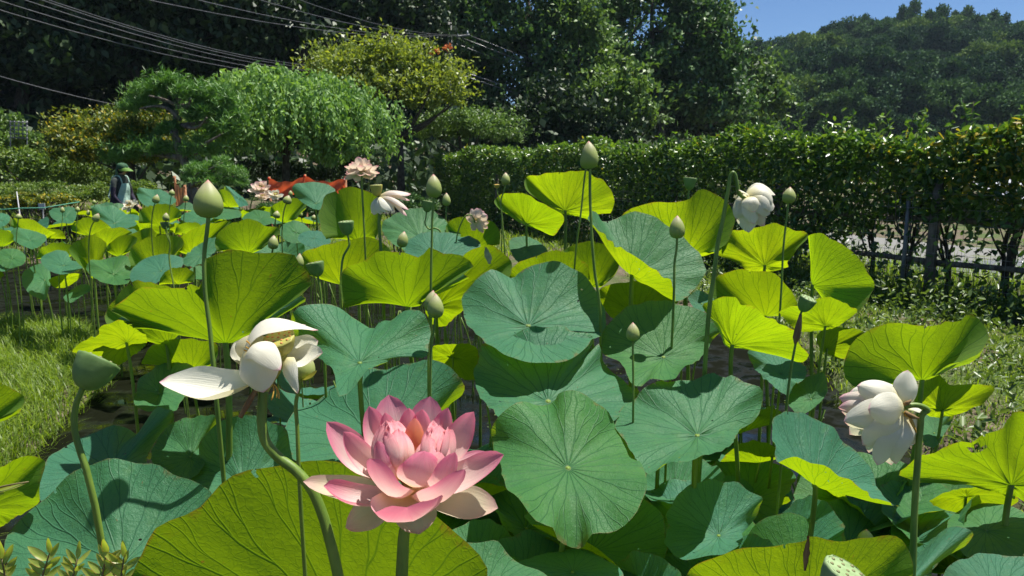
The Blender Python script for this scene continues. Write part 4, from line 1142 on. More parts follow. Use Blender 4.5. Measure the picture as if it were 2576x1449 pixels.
FAR_G = 'far lotus leaves in the left of the pond'
FAR_L = 'one of the lotus leaves crowded in the distant pond toward the gardener'
LEAVES = [
 # label, type, cx, cy, D, outline, options
 ('huge backlit yellow-green lotus leaf right behind the stem of the pink flower', 'U', 880, 1590, 1.16,
  '360,1560 325,1460 388,1343 483,1274 583,1209 667,1179 760,1158 850,1165 960,1220 1089,1314 1189,1366 1225,1430 1215,1520', dict(kz=.35)),
 ('large blue-green lotus leaf with a diagonal crease, above the small yellowish sprigs', 'T', 305, 1425, 1.5,
  '10,1470 14,1400 17,1359 33,1326 107,1259 160,1206 217,1173 267,1154 333,1163 400,1173 467,1203 533,1244 560,1330 540,1440 470,1530 300,1590 110,1560', {}),
 ('blue-green lotus leaf low between the pink flower stem and the round deep green leaf', 'T', 1185, 1530, 1.2,
  '1005,1510 1020,1449 1045,1409 1092,1359 1145,1356 1172,1366 1242,1361 1275,1389 1325,1426 1382,1449 1410,1520 1360,1600 1190,1650 1040,1590', {}),
 ('round deep green lotus leaf facing the viewer, directly right of the pink flower', 'T', 1429, 1178, 1.9,
  '1439,983 1405,994 1392,1012 1359,1016 1315,1012 1282,1023 1255,1044 1239,1076 1235,1099 1242,1129 1259,1173 1272,1219 1312,1269 1352,1309 1389,1326 1405,1359 1462,1379 1489,1349 1542,1336 1605,1286 1625,1223 1622,1183 1585,1133 1549,1073 1525,1033 1499,1009 1475,992', dict(kz=1.1, rf=1.2)),
 ('wide wavy blue-green lotus leaf between the round deep green leaf and the tall pod stem', 'T', 1754, 1096, 2.1,
  '1547,1066 1562,1029 1599,1003 1625,969 1659,961 1715,958 1794,941 1821,951 1844,944 1877,959 1914,979 1917,1003 1904,1053 1864,1079 1834,1123 1767,1149 1717,1161 1672,1166 1629,1196 1592,1139', dict(rf=1.2)),
 ('large scarred lotus leaf with a torn right edge, above the round deep green leaf', 'T', 1379, 1010, 2.3,
  '1280,848 1305,833 1359,819 1419,824 1435,834 1490,846 1494,859 1485,879 1507,869 1522,916 1562,956 1609,983 1592,1009 1559,1033 1547,1063 1480,1110 1380,1125 1300,1100 1252,1046 1212,1003 1192,956 1192,933 1200,903 1205,879 1229,866 1269,858', dict(rf=1.15)),
 ('big lotus leaf half in deep shade with a notch in its upper rim', 'T', 1329, 820, 2.6,
  '1272,693 1250,683 1232,680 1192,706 1169,736 1164,776 1172,810 1195,836 1209,850 1229,866 1290,900 1380,915 1450,895 1489,856 1515,840 1525,816 1522,793 1512,750 1479,706 1445,673 1399,660 1359,663 1315,676 1290,700', dict(rf=1.15)),
 ('pale green saddle-shaped lotus leaf behind the white flower with the yellow pod', 'T', 905, 913, 1.95,
  '737,786 767,769 817,763 859,776 892,803 939,826 955,809 982,806 1012,786 1045,779 1069,789 1082,826 1079,869 1069,898 1012,893 959,916 922,933 895,969 865,996 853,993 843,953 837,929 800,900 757,870 737,832', dict(rf=1.15)),
 ('dark shaded lotus leaf right behind the top of the pink flower', 'T', 960, 1120, 2.25,
  '713,1099 733,1036 767,1023 827,986 935,933 1042,908 1075,909 1125,924 1169,956 1165,989 1139,1006 1119,1040 1150,1100 1110,1190 980,1230 820,1210 733,1150', {}),
 ('crinkled green lotus leaf left of the curved flower stem, under the white flower', 'T', 610, 1215, 1.95,
  '477,1199 500,1149 503,1113 533,1076 567,1056 610,1042 667,1056 717,1079 730,1120 735,1180 730,1240 650,1310 560,1290 500,1250', {}),
 ('lotus leaf with a navy shadow band, behind the stem of the big green seed pod', 'T', 285, 1185, 1.85,
  '92,1233 100,1199 113,1166 150,1129 180,1116 230,1089 283,1069 317,1079 347,1094 390,1030 430,1029 433,1053 400,1099 373,1140 367,1190 320,1260 230,1290 130,1280', {}),
 ('dark lotus leaf with one pale curled flap, between the shadow-banded and the crinkled leaf', 'T', 480, 1150, 2.1,
  '380,1150 405,1090 440,1060 470,1052 540,1045 545,1072 505,1090 520,1120 500,1190 430,1220', {}),
 ('dark lotus leaf with a lit lower edge just under the long single white petal', 'T', 400, 990, 2.25,
  '343,983 353,950 383,930 400,906 433,903 483,920 500,960 460,1003 437,1036 387,1036 342,1023', {}),
 ('largest backlit lotus leaf, fan-shaped behind the tall bud stem', 'U', 567, 863, 1.95,
  '330,816 300,792 273,780 305,750 350,727 383,722 417,727 457,728 480,713 505,722 517,650 547,640 583,630 633,627 693,633 743,650 747,670 780,703 783,723 733,753 700,778 660,805', dict(kz=.5)),
 ('backlit lotus leaf peeping out on the left of the largest fan-shaped leaf', 'U', 420, 865, 2.3,
  '275,830 267,810 265,785 290,750 335,708 395,715 450,735 480,780', {}),
 ('small lotus leaf seen from below beside the grass, its stalk at its middle', 'P', 318, 862, 2.2,
  '183,883 213,856 247,843 253,823 310,803 340,815 363,836 370,860 343,890 323,903 287,923 240,905', {}),
 ('backlit lotus leaf with a ragged edge low under the largest fan-shaped leaf', 'U', 480, 935, 2.35,
  '357,915 372,880 400,862 450,852 500,855 545,866 548,895 530,915', {}),
 ('fan-shaped backlit lotus leaf bearing the oval shadow of a bud', 'U', 1025, 772, 2.7,
  '864,775 858,733 862,680 909,660 949,633 992,630 1039,646 1059,646 1079,623 1112,636 1152,640 1192,666 1179,680 1149,703 1092,735 1059,757', dict(kz=.5)),
 ('backlit lotus leaf with a dry white streak on its rim', 'P', 1098, 775, 3.0,
  '1070,745 1110,690 1160,645 1219,616 1252,626 1289,663 1265,715 1200,765 1162,783 1115,822 1085,815', dict(kz=.5)),
 ('backlit lotus leaf between two seed pods, behind the fan-shaped ones', 'U', 858, 715, 3.2,
  '762,690 757,640 800,622 860,606 930,598 975,618 985,650 930,690', {}),
 ('pale blue-green dome-shaped lotus leaf under the drooping white blossom', 'T', 1105, 650, 3.3,
  '1019,625 1035,598 1059,586 1092,583 1135,586 1159,596 1182,593 1209,616 1190,660 1130,700 1060,700 1025,670', {}),
 ('dark puckered lotus leaf behind the S-bent pod stalk', 'T', 1060, 600, 3.9,
  '962,583 962,560 992,540 1039,523 1092,530 1119,556 1149,573 1159,592 1130,620 1060,640 992,615', {}),
 ('backlit lotus leaf crossed by the stem of the blush-pink flower', 'U', 900, 606, 3.7,
  '820,600 803,560 805,525 815,500 840,480 880,470 910,478 935,487 962,505 958,560 945,600', {}),
 ('blue-green lotus leaf raised beneath the orange net', 'T', 795, 512, 5.6,
  '735,470 760,460 800,458 842,475 838,500 820,520 800,528 770,515 742,492', dict(rf=1.2)),
 ('highest backlit lotus leaf, in front of the hedge under the tall bud', 'P', 1422, 530, 3.7,
  '1319,463 1325,446 1345,440 1392,435 1435,431 1475,430 1492,443 1522,456 1539,483 1544,516 1532,540 1509,537 1479,553 1455,543 1379,516 1335,490', dict(kz=.5)),
 ('backlit lotus leaf with a notched rim, overlapped by the highest one before the hedge', 'P', 1324, 563, 4.0,
  '1245,513 1245,500 1265,488 1302,485 1330,491 1352,505 1419,543 1415,563 1392,592 1372,587 1345,570 1265,532', dict(kz=.5)),
 ('large blue-green lotus leaf whose near rim folds up yellow-green', 'X', 1590, 690, 2.75,
  '1512,583,-.2 1477,550,.5 1489,533,.7 1502,537,.8 1525,560,.9 1559,543,1 1599,533,1 1639,543,1 1675,563,1 1709,587,1 1751,630,.9 1777,677,.6 1760,712,.3 1731,743,-.1 1702,757,-.5 1690,712,-.7 1660,688,-.8 1625,664,-.9 1592,640,-.9 1565,626,-.8 1542,612,-.5', dict(kz=.8)),
 ('broad backlit lotus leaf to the left of the hanging white globe flower', 'U', 1725, 645, 3.1,
  '1570,610 1560,550 1609,516 1670,509 1717,505 1737,496 1754,481 1784,483 1811,497 1841,516 1849,550 1842,580 1827,613 1794,632', {}),
 ('backlit lotus leaf right under the hanging white globe flower', 'P', 1924, 668, 3.4,
  '1794,636 1814,617 1831,597 1841,580 1904,573 1934,563 1957,563 1994,577 2034,588 2032,600 2014,617 1991,647 1981,660 1981,673 1934,682 1884,683 1851,660', dict(kz=.5)),
 ('brightest yellow-green lotus leaf folded in half, next to the fence', 'U', 2044, 717, 2.95,
  '2034,593 2067,587 2091,600 2131,623 2167,657 2184,687 2201,723 2194,737 2174,767 2151,790 2117,813', dict(kz=.4)),
 ('shadow-dappled backlit lotus leaf below the one under the globe flower', 'U', 1925, 795, 3.2,
  '1795,800 1787,765 1800,700 1830,682 1890,680 1950,690 1985,725 2005,765 1990,800', {}),
 ('backlit lotus leaf slanting down to the right in front of the tall pod stem', 'P', 1842, 868, 2.5,
  '1827,866 1807,816 1767,771 1811,751 1851,746 1864,766 1897,771 1917,790 1960,812 2001,835 2011,863 2032,890 2021,916 1981,900 1917,885 1877,876', dict(kz=.5)),
 ('small pale blue lotus leaf tip left of the slanting backlit leaf', 'T', 1765, 765, 2.9,
  '1731,750 1745,735 1760,730 1780,740 1796,752 1785,775 1760,785', {}),
 ('half-shaded backlit lotus leaf with a ragged right side behind the tall pod', 'P', 2076, 821, 2.7,
  '1962,786 1984,774 2017,766 2067,749 2111,754 2135,770 2157,783 2134,803 2100,825 2050,833 2011,833 1985,815', dict(kz=.5)),
 ('very dark lotus leaf behind the short bud, lit only on its near lip', 'T', 1669, 899, 2.5,
  '1510,863 1515,833 1542,803 1575,773 1625,760 1675,755 1705,765 1754,776 1784,793 1807,826 1811,836 1797,850 1777,883 1751,910 1717,926 1692,956 1639,954 1612,973 1585,956 1562,913 1522,893', dict(rf=1.1)),
 ('folded blue-white lotus leaf against the lower part of the tall pod stem', 'T', 1965, 940, 2.65,
  '1881,883 1917,885 1994,903 2026,920 2024,953 1997,970 1981,996 1957,980 1917,946 1891,916', dict(kz=.6)),
 ('dark puckered small lotus leaf right of the tall pod stem', 'T', 2040, 1005, 2.6,
  '1987,986 2007,960 2051,940 2071,938 2081,963 2081,986 2051,1023 2014,1043 1987,1023', dict(kz=.7)),
 ('lotus leaf half blue-green half shadowed, its near rim rolled up yellow-green', 'X', 2052, 1219, 1.95,
  '1947,1116,-.1 1942,1069,.5 1957,1043,.8 1984,1035,1 2017,1039,1 2051,1051,1 2081,1069,1 2134,1119,1 2177,1159,1 2201,1199,.9 2206,1229,.7 2240,1262,.2 2266,1275,-.1 2200,1252,-.6 2160,1224,-.8 2117,1196,-.9 2064,1169,-.9 2034,1163,-.9 2001,1149,-.8 1957,1159,-.4', dict(kz=.8)),
 ('large backlit lotus leaf with a hole, on the right behind the hooked stem', 'P', 2544, 1221, 1.95,
  '2266,1203 2267,1186 2297,1153 2304,1139 2351,1139 2417,1111 2451,1116 2467,1099 2517,1076 2527,1056 2551,1041 2590,1040 2660,1060 2740,1120 2760,1200 2700,1250 2600,1262 2480,1232 2384,1213 2317,1218', dict(kz=.5, holes=[(2460, 1128, 19)])),
 ('big backlit lotus leaf right above the drooping white flower', 'U', 2319, 956, 2.3,
  '2210,1000 2141,969 2122,943 2119,923 2131,883 2144,866 2177,836 2217,813 2251,810 2301,819 2361,821 2374,806 2421,806 2434,793 2461,800 2484,829 2487,850 2467,890 2437,903 2390,915 2350,945', dict(kz=.5)),
 ('backlit lotus leaf behind and below the one above the drooping flower', 'P', 2371, 1033, 2.5,
  '2297,996 2327,960 2357,940 2387,966 2451,966 2494,973 2499,986 2467,1020 2451,1026 2397,1046 2337,1046', dict(kz=.5)),
 ('half-hidden grey-green lotus leaf just right of the hooked flower stem', 'T', 2350, 1090, 2.55,
  '2320,1050 2345,1043 2397,1036 2397,1055 2377,1089 2351,1126 2325,1120', {}),
 ('lotus leaf with an eaten shadow edge left of the big one above the drooping flower', 'P', 2080, 878, 2.95,
  '2054,846 2074,826 2117,823 2174,836 2150,860 2134,883 2124,903 2085,892 2062,875', dict(kz=.4)),
 ('bowl-shaped lotus leaf with a pale hub, low over the dark water', 'T', 1808, 1348, 2.05,
  '1679,1289 1717,1233 1751,1213 1801,1208 1851,1214 1877,1229 1904,1243 1919,1253 1911,1276 1901,1303 1871,1336 1868,1360 1851,1379 1807,1396 1751,1404 1717,1409 1672,1366 1679,1333', dict(rf=1.15)),
 ('wide dark shaded lotus leaf under the rolled yellow-green rim', 'T', 2135, 1365, 2.2,
  '2012,1316 2017,1286 2067,1266 2117,1256 2217,1266 2254,1276 2251,1333 2230,1400 2120,1430 2040,1400', dict(kz=.8)),
 ('small dark shaded lotus leaf beside the bowl-shaped one', 'T', 1975, 1350, 2.3,
  '1927,1326 1937,1313 1977,1303 2011,1309 2020,1349 1990,1390 1934,1385', dict(kz=.8)),
 ('lotus leaf showing only a lit edge behind the bottom folded leaf', 'T', 2320, 1352, 2.2,
  '2255,1280 2280,1292 2334,1303 2385,1315 2410,1330 2390,1375 2310,1400 2245,1380', {}),
 ('backlit lotus leaf with a dried brown fold, above the cut-off seed pod', 'U', 2025, 1560, 1.38,
  '1735,1500 1724,1449 1751,1423 1804,1396 1867,1379 1951,1378 2001,1366 2027,1353 2037,1343 2051,1346 2084,1359 2134,1363 2184,1353 2217,1346 2251,1349 2277,1363 2290,1390 2295,1450', dict(kz=.4)),
 ('light blue twisted lotus leaf behind the foot of the hooked stem', 'T', 2275, 1480, 1.4,
  '2135,1440 2200,1422 2284,1420 2312,1395 2345,1358 2397,1324 2447,1329 2449,1349 2417,1379 2397,1376 2355,1392 2345,1440 2330,1520 2200,1540', {}),
 ('shaded lotus leaf under the large backlit leaf with a hole', 'T', 2480, 1335, 1.95, '2385,1335 2405,1290 2470,1268 2540,1272 2600,1310 2610,1360 2540,1410 2440,1405', {}),
 ('dim backlit lotus leaf tucked below the large backlit leaf with a hole', 'P', 2430, 1250, 2.1, '2340,1262 2390,1235 2460,1226 2540,1232 2560,1262 2500,1290 2410,1290', dict(kz=.5)),
 ('matt green lotus leaf in front of the twisted light blue leaf', 'T', 2500, 1500, 1.35,
  '2365,1480 2372,1449 2384,1429 2411,1409 2467,1394 2517,1396 2576,1399 2640,1430 2660,1500 2600,1580 2460,1590', {}),
 ('dark lotus leaf in deep shade under the round deep green leaf', 'T', 1440, 1440, 1.8,
  '1290,1430 1315,1409 1405,1386 1459,1379 1510,1400 1570,1449 1540,1530 1420,1560 1320,1510', {}),
 ('small backlit lotus leaf poking in over the grass', 'U', -70, 1080, 1.75,
  '-150,1010 -60,965 0,962 27,974 57,996 63,1009 53,1026 27,1040', {}),
 ('backlit lotus leaf with strong ribs below the grass, beside the shadow-banded leaf', 'P', -50, 1285, 1.65,
  '-190,1240 -120,1190 0,1176 33,1159 83,1144 107,1153 113,1170 98,1233 100,1262 77,1280 33,1305 -20,1335 -110,1350', dict(kz=.5)),
 ('part-lit lotus leaf in the gap left of the scarred lotus leaf', 'P', 1140, 900, 2.7,
  '1085,905 1090,872 1130,866 1190,868 1205,900 1195,955 1120,935', dict(kz=.5)),
 ('backlit lotus leaf seen through the gap under the folded blue-green leaf', 'P', 1600, 790, 3.1,
  '1505,745 1515,722 1560,712 1620,706 1680,712 1708,745 1690,785 1620,805 1540,800', dict(kz=.5)),
 ('long backlit lotus leaf edging the shaded notch-rimmed leaf', 'U', 1400, 740, 3.0,
  '1280,720 1272,693 1292,668 1342,646 1392,631 1440,636 1475,665 1485,705', {}),
 ('backlit lotus leaf with a dark shadow, left of the folded blue-green leaf', 'U', 1490, 720, 3.2,
  '1415,665 1420,628 1459,610 1502,608 1540,626 1562,650 1545,690 1520,710', {}),
 ('small dark lotus leaf in the gap before the hedge', 'T', 1330, 630, 4.0,
  '1282,605 1300,596 1330,596 1355,608 1378,632 1360,655 1310,662 1288,640', {}),
 ('backlit lotus leaf right behind the white double blossom', 'U', 1190, 625, 4.0,
  '1125,605 1122,565 1150,548 1200,548 1240,560 1260,590 1255,615', {}),
]
# the crowd farther off in the pond: blue-green tops and backlit undersides
FARL = [
 ('T', 395, 505, 9.5, '343,487 350,472 383,477 400,475 433,493 443,507 415,520 367,518'),
 ('U', 402, 568, 8.0, '350,560 353,530 400,513 433,517 453,530 457,545'),
 ('T', 288, 562, 7.6, '233,545 233,523 260,517 283,517 310,533 343,563 303,580 267,570'),
 ('U', 225, 592, 7.2, '180,580 183,563 217,547 247,550 280,573'),
 ('T', 165, 545, 8.6, '123,532 135,524 183,521 192,545 178,562 140,555'),
 ('U', 88, 605, 7.0, '27,568 32,550 67,550 97,560 123,580 140,585'),
 ('T', 75, 605, 6.6, '25,590 37,573 67,577 93,583 118,599 87,626 50,615'),
 ('T', 5, 555, 7.5, '-30,548 -10,535 20,540 22,560 0,572'),
 ('U', 5, 620, 6.6, '-50,610 -20,582 10,578 33,590 34,606'),
 ('U', 145, 655, 6.3, '93,650 97,630 117,617 143,610 180,617 190,640'),
 ('T', 160, 668, 6.0, '103,648 140,630 167,633 180,655 220,657 205,675 160,690 120,678'),
 ('P', 235, 690, 6.0, '173,630 195,605 233,592 267,612 262,640 240,700 205,670'),
 ('U', 267, 622, 6.4, '228,600 240,586 267,575 300,573 333,583 315,605 300,618'),
 ('U', 300, 645, 6.2, '268,630 277,610 317,590 345,600 330,628'),
 ('U', 370, 640, 6.6, '313,622 317,600 350,580 377,573 395,588'),
 ('U', 400, 685, 5.8, '330,672 323,643 333,620 367,600 417,590 450,597 462,615 430,650'),
 ('U', 485, 640, 6.0, '450,630 453,600 500,570 533,560 577,557 570,580 540,600'),
 ('U', 625, 637, 5.2, '545,632 540,610 550,587 583,560 617,553 650,557 667,567 700,573 705,587 683,600 663,622'),
 ('T', 405, 682, 5.2, '327,703 333,677 360,653 400,640 427,640 460,650 455,673 413,695 393,712 360,714'),
 ('T', 285, 690, 5.6, '217,677 227,653 250,655 283,647 317,643 340,667 333,690 320,713 283,716 247,705'),
 ('T', 112, 705, 6.6, '55,707 60,683 93,665 117,663 128,700 121,733 113,755 87,747 63,727'),
 ('P', 165, 702, 6.4, '123,705 145,694 180,688 205,690 190,708 160,724 135,722'),
 ('T', 195, 738, 6.3, '160,750 178,730 200,717 222,716 232,727 205,745 177,762'),
 ('U', 445, 715, 4.8, '400,716 417,682 467,673 490,690 487,708'),
 ('T', 510, 638, 5.6, '457,662 475,635 500,615 533,597 555,605 535,640 490,670'),
 ('T', 500, 550, 7.6, '455,552 462,538 490,530 520,535 535,550 500,565'),
 ('U', 575, 520, 8.2, '545,500 548,480 570,478 590,500 600,520'),
 ('T', 600, 500, 8.4, '562,485 568,467 590,480 625,515 600,520'),
 ('T', 655, 550, 7.2, '610,552 622,536 645,528 690,538 702,550 660,568'),
 ('U', 715, 560, 6.6, '680,545 682,520 705,508 727,500 760,498 775,505 760,530 745,550'),
 ('T', 745, 585, 6.0, '705,592 712,565 745,555 775,572 785,598 740,612'),
 ('T', 560, 535, 8.0, '520,540 530,525 565,520 600,528 605,545 560,552'),
 ('U', 480, 585, 7.0, '440,590 445,570 470,560 500,562 515,580'),
 ('T', 330, 555, 8.4, '300,552 310,540 340,540 360,552 340,566'),
 ('U', 130, 600, 7.2, '95,600 100,584 130,575 158,582 165,600'),
 ('T', 30, 650, 5.9, '-10,650 0,630 35,625 62,640 58,665 20,675'),
 ('T', 700, 655, 4.8, '655,660 670,640 705,632 740,645 745,668 700,685'),
 ('T', 790, 600, 4.9, '750,605 760,585 795,580 825,592 830,612 790,622'),
]

from mathutils.bvhtree import BVHTree
BV, BF = [], []                  # all tall blades: low leaves grow only where these shade them
def remember(V, F):
    o = len(BV); BV.extend([tuple(p) for p in V]); BF.extend([tuple(i + o for i in f) for f in F])
for i, (lab, typ, cx, cy, D, txt, opt) in enumerate(LEAVES):
    C, rim, RR, area = rim_from_outline(typ, cx, cy, D, S_(txt), opt.get('kz'), opt.get('rf'))
    holes = opt.get('holes', [])
    toward = (area < 0)            # loop runs counter-clockwise on the picture -> raw normals face the viewer
    flip = (toward if typ in 'UP' else not toward)
    V, F, UV = leaf_surface(C, rim, RR, 100 + i, flip)
    for (hx, hy, hr) in holes:                      # eaten holes
        rel = V - CAMP; dep = rel @ FWD
        sx_ = 1288 + FPX * rel[:, 0] / dep; sy_ = 724.5 - FPX * (rel @ UPV) / dep
        F = [f for f in F if math.hypot(np.mean(sx_[list(f)]) - hx, (np.mean(sy_[list(f)]) - hy) * 1.6) > hr]
    thin = {0: .92, 13: .95, 24: 1.5, 25: 1.45, 27: 1.3, 28: 1.4, 29: 1.75, 31: 1.45, 33: 1.3, 39: 1.25, 40: 1.4}.get(i, 1.1)  # raised values paint chosen blades brighter, like ones turned to the sun
    build_leaf(C, V, F, UV, RR, lab, 'lotus leaves', 500 + i, thin=thin); remember(V, F)
for i, (typ, cx, cy, D, txt) in enumerate(FARL):
    C, rim, RR, area = rim_from_outline(typ, cx, cy, D, S_(txt))
    flip = ((area < 0) if typ in 'UP' else not (area < 0))
    V, F, UV = leaf_surface(C, rim, RR, 300 + i, flip)
    build_leaf(C, V, F, UV, RR, FAR_L, FAR_G, 700 + i, thin=1.15 + .35 * random.Random(i).random()); remember(V, F)
BVH = BVHTree.FromPolygons(BV, BF)
def shaded(x, y, z, rad=0.0):
    """share of a small disc that the tall leaves shade from the sun"""
    k = 0; ps = [(0, 0), (rad, 0), (-rad, 0), (0, rad), (0, -rad), (.6 * rad, .6 * rad), (-.6 * rad, -.6 * rad)]
    for a_, b_ in ps:
        if BVH.ray_cast(Vector((x + a_, y + b_, z)), SUN)[0] is not None: k += 1
    return k / len(ps)

# free leaves that fill the pond where the picture only shows a crowd: a few shared blades, turned and scaled
def free_blade(seed):
    r = np.random.default_rng(seed)
    T = np.linspace(0, 2 * math.pi, 14, endpoint=False)
    cup = r.uniform(0.12, 0.42)
    z = cup + 0.16 * np.sin(2 * T + r.uniform(0, 6)) + 0.10 * np.sin(3 * T + r.uniform(0, 6))
    rim = np.stack([np.cos(T) * (1 - 0.3 * z * z), np.sin(T) * (1 - 0.3 * z * z), z], 1)
    V, F, UV = leaf_surface(np.zeros(3), rim, 1.0, seed, False, 0.02)
    me = bpy.data.meshes.new('blade')
    me.from_pydata([tuple(p) for p in V], [], F)
    me.polygons.foreach_set('use_smooth', [True] * len(me.polygons))
    l = me.uv_layers.new(name='UVMap')
    idx = np.zeros(len(me.loops), dtype=np.int32); me.loops.foreach_get('vertex_index', idx)
    l.data.foreach_set('uv', UV[idx].astype(np.float32).ravel())
    me.materials.append(M['leaf'])
    return me
BLADES = [free_blade(900 + k) for k in range(6)]
_v, _f = tube_vf(catmull([(0, 0, 0), (0.015, 0.01, 0.5), (0, 0, 1.0)], 5), [1.1, 1.0, 0.9], 7)
def free_leaf(x, y, z, rad, tilt, az, spin, k, label, group):
    root = empty('lotus_leaf', (x, y, -0.06), label, 'leaf', group)
    o = bpy.data.objects.new('blade', BLADES[k]); COL.objects.link(o); o.parent = root
    o.location = (0, 0, z + 0.06); o['backlit_gain'] = 1.1
    rot = Matrix.Rotation(az, 4, 'Z') @ Matrix.Rotation(tilt, 4, 'X') @ Matrix.Rotation(spin, 4, 'Z')
    o.rotation_euler = rot.to_euler(); o.scale = (rad,) * 3
    rs = max(0.004, rad * 0.026)
    tube_obj('stem', catmull([(0, 0, 0), (random.uniform(-.03, .03), random.uniform(-.03, .03), (z + .06) * .5), (0, 0, z + 0.062)], 5), [rs * 1.1, rs], M['stem'], root, (0, 0, 0), 7)
    return root
rf_ = random.Random(11)
n_far = 0
for tries in range(400):
    if n_far >= 44: break
    D = rf_.uniform(6.3, 11.8)
    px = rf_.uniform(-120, 830 if D < 9 else 760)
    x = (px - 1288) / FPX * D
    if x < -7.5: continue
    z = rf_.uniform(0.75, 1.02) if D > 7.5 else rf_.uniform(0.55, 0.85)
    free_leaf(x, D, z, rf_.uniform(0.17, 0.26), rf_.uniform(0.1, 0.65), rf_.uniform(0, 6.28), rf_.uniform(0, 6.28), rf_.randrange(6), FAR_L, FAR_G)
    n_far += 1
# low, shaded leaves and bare stalks in the understorey
LOW_L = 'low lotus leaf in the shade among the stalks under the tall leaves'
n_low = 0
for k in range(2400):
    if n_low >= 230: break
    D = 1.7 + 3.6 * rf_.random() ** 1.2
    px = rf_.uniform(420, 2520)
    x = (px - 1288) / FPX * D
    z, rad = rf_.uniform(0.06, 0.55), rf_.uniform(0.12, 0.22)
    if x > 2.0 or D < 1.9 and x > 1.3 or shaded(x, D, z + .03, rad) < (.42 if px > 1500 else .6): continue
    n_low += 1
    free_leaf(x, D, z, rad, rf_.uniform(0.05, 0.6), rf_.uniform(0, 6.28), rf_.uniform(0, 6.28), rf_.randrange(6), LOW_L, 'low shaded lotus leaves')
# ------------------------------------------------------------------ buds, pods, flowers
def px_path(pts, D):
    """[(x, y[, dD])] pixels -> 3D points"""
    return [P(p[0], p[1], D + (p[2] if len(p) > 2 else 0)) for p in pts]

def stem_to_ground(pts3, seed, zb=-0.06):
    r = random.Random(seed)
    last = pts3[-1]; prev = pts3[-2] if len(pts3) > 1 else last + np.array([0, 0, .2])
    d = norm(last - prev)
    x, y = last[0] + d[0] * 0.15 + r.uniform(-.02, .02), last[1] + r.uniform(0.0, .04)
    out = list(pts3)
    if last[2] > 0.25:
        out.append(np.array([(x + last[0]) / 2, (y + last[1]) / 2, last[2] * 0.5]))
    out.append(np.array([x, y, zb]))
    return out

def petal_vf(base, tip, width, axis, bulge=0.16, cup=0.35, curl=0.0, nu=14, nv=9, obl=1.25, notch=0.0, seed=0, twist=0.0):
    r = np.random.default_rng(seed)
    base = np.asarray(base, float); tip = np.asarray(tip, float)
    L = tip - base; ln = np.linalg.norm(L); d = L / ln
    n = np.asarray(axis, float); n = norm(n - d * np.dot(n, d)); s = np.cross(d, n)
    V = []; UV = []
    ph = r.uniform(0, 6.3, 3)
    for i in range(nu + 1):
        u = i / nu
        c = base + L * u - n * (bulge * ln * math.sin(math.pi * u ** 0.85)) + n * (curl * ln * u ** 4)
        w = 0.5 * width * (0.20 * (1 - u) + math.sin(math.pi * u ** obl) ** 0.62 if 0 < u < 1 else (0.20 if u == 0 else 0.012))
        for j in range(nv + 1):
            v = 2 * j / nv - 1
            ph_ = abs(v) * cup * 1.6
            lat = math.sin(v * cup * 1.6) / max(0.2, cup * 1.6)
            up = (1 - math.cos(ph_)) / max(0.2, cup * 1.6)
            wav = 0.075 * w * math.sin(5 * u + ph[0] + 2 * v) + 0.06 * w * math.sin(11 * u + ph[1] + v) * v * v + 0.028 * w * math.sin(9 * v + ph[2] + 2 * u) * u
            pull = -notch * ln * (u ** 6) * (1 - abs(v)) 
            a = twist * u
            so = s * math.cos(a) + n * math.sin(a); no = n * math.cos(a) - s * math.sin(a)
            V.append(c + so * (w * lat) + no * (w * up + wav) + d * pull)
            UV.append((u, j / nv))
    F = []
    for i in range(nu):
        for j in range(nv):
            a = i * (nv + 1) + j
            F.append((a, a + 1, a + nv + 2, a + nv + 1))
    return np.array(V), np.array(F), np.array(UV)

def petal_obj(parent, base, tip, width, axis, mat, name='petal', **kw):
    V, F, UV = petal_vf(base, tip, width, axis, **kw)
    o = np.array(parent.location)
    me = mesh_np(name, V - o, F, True, UV)
    return link(name, me, mat, parent)

TOCAM = -FWD
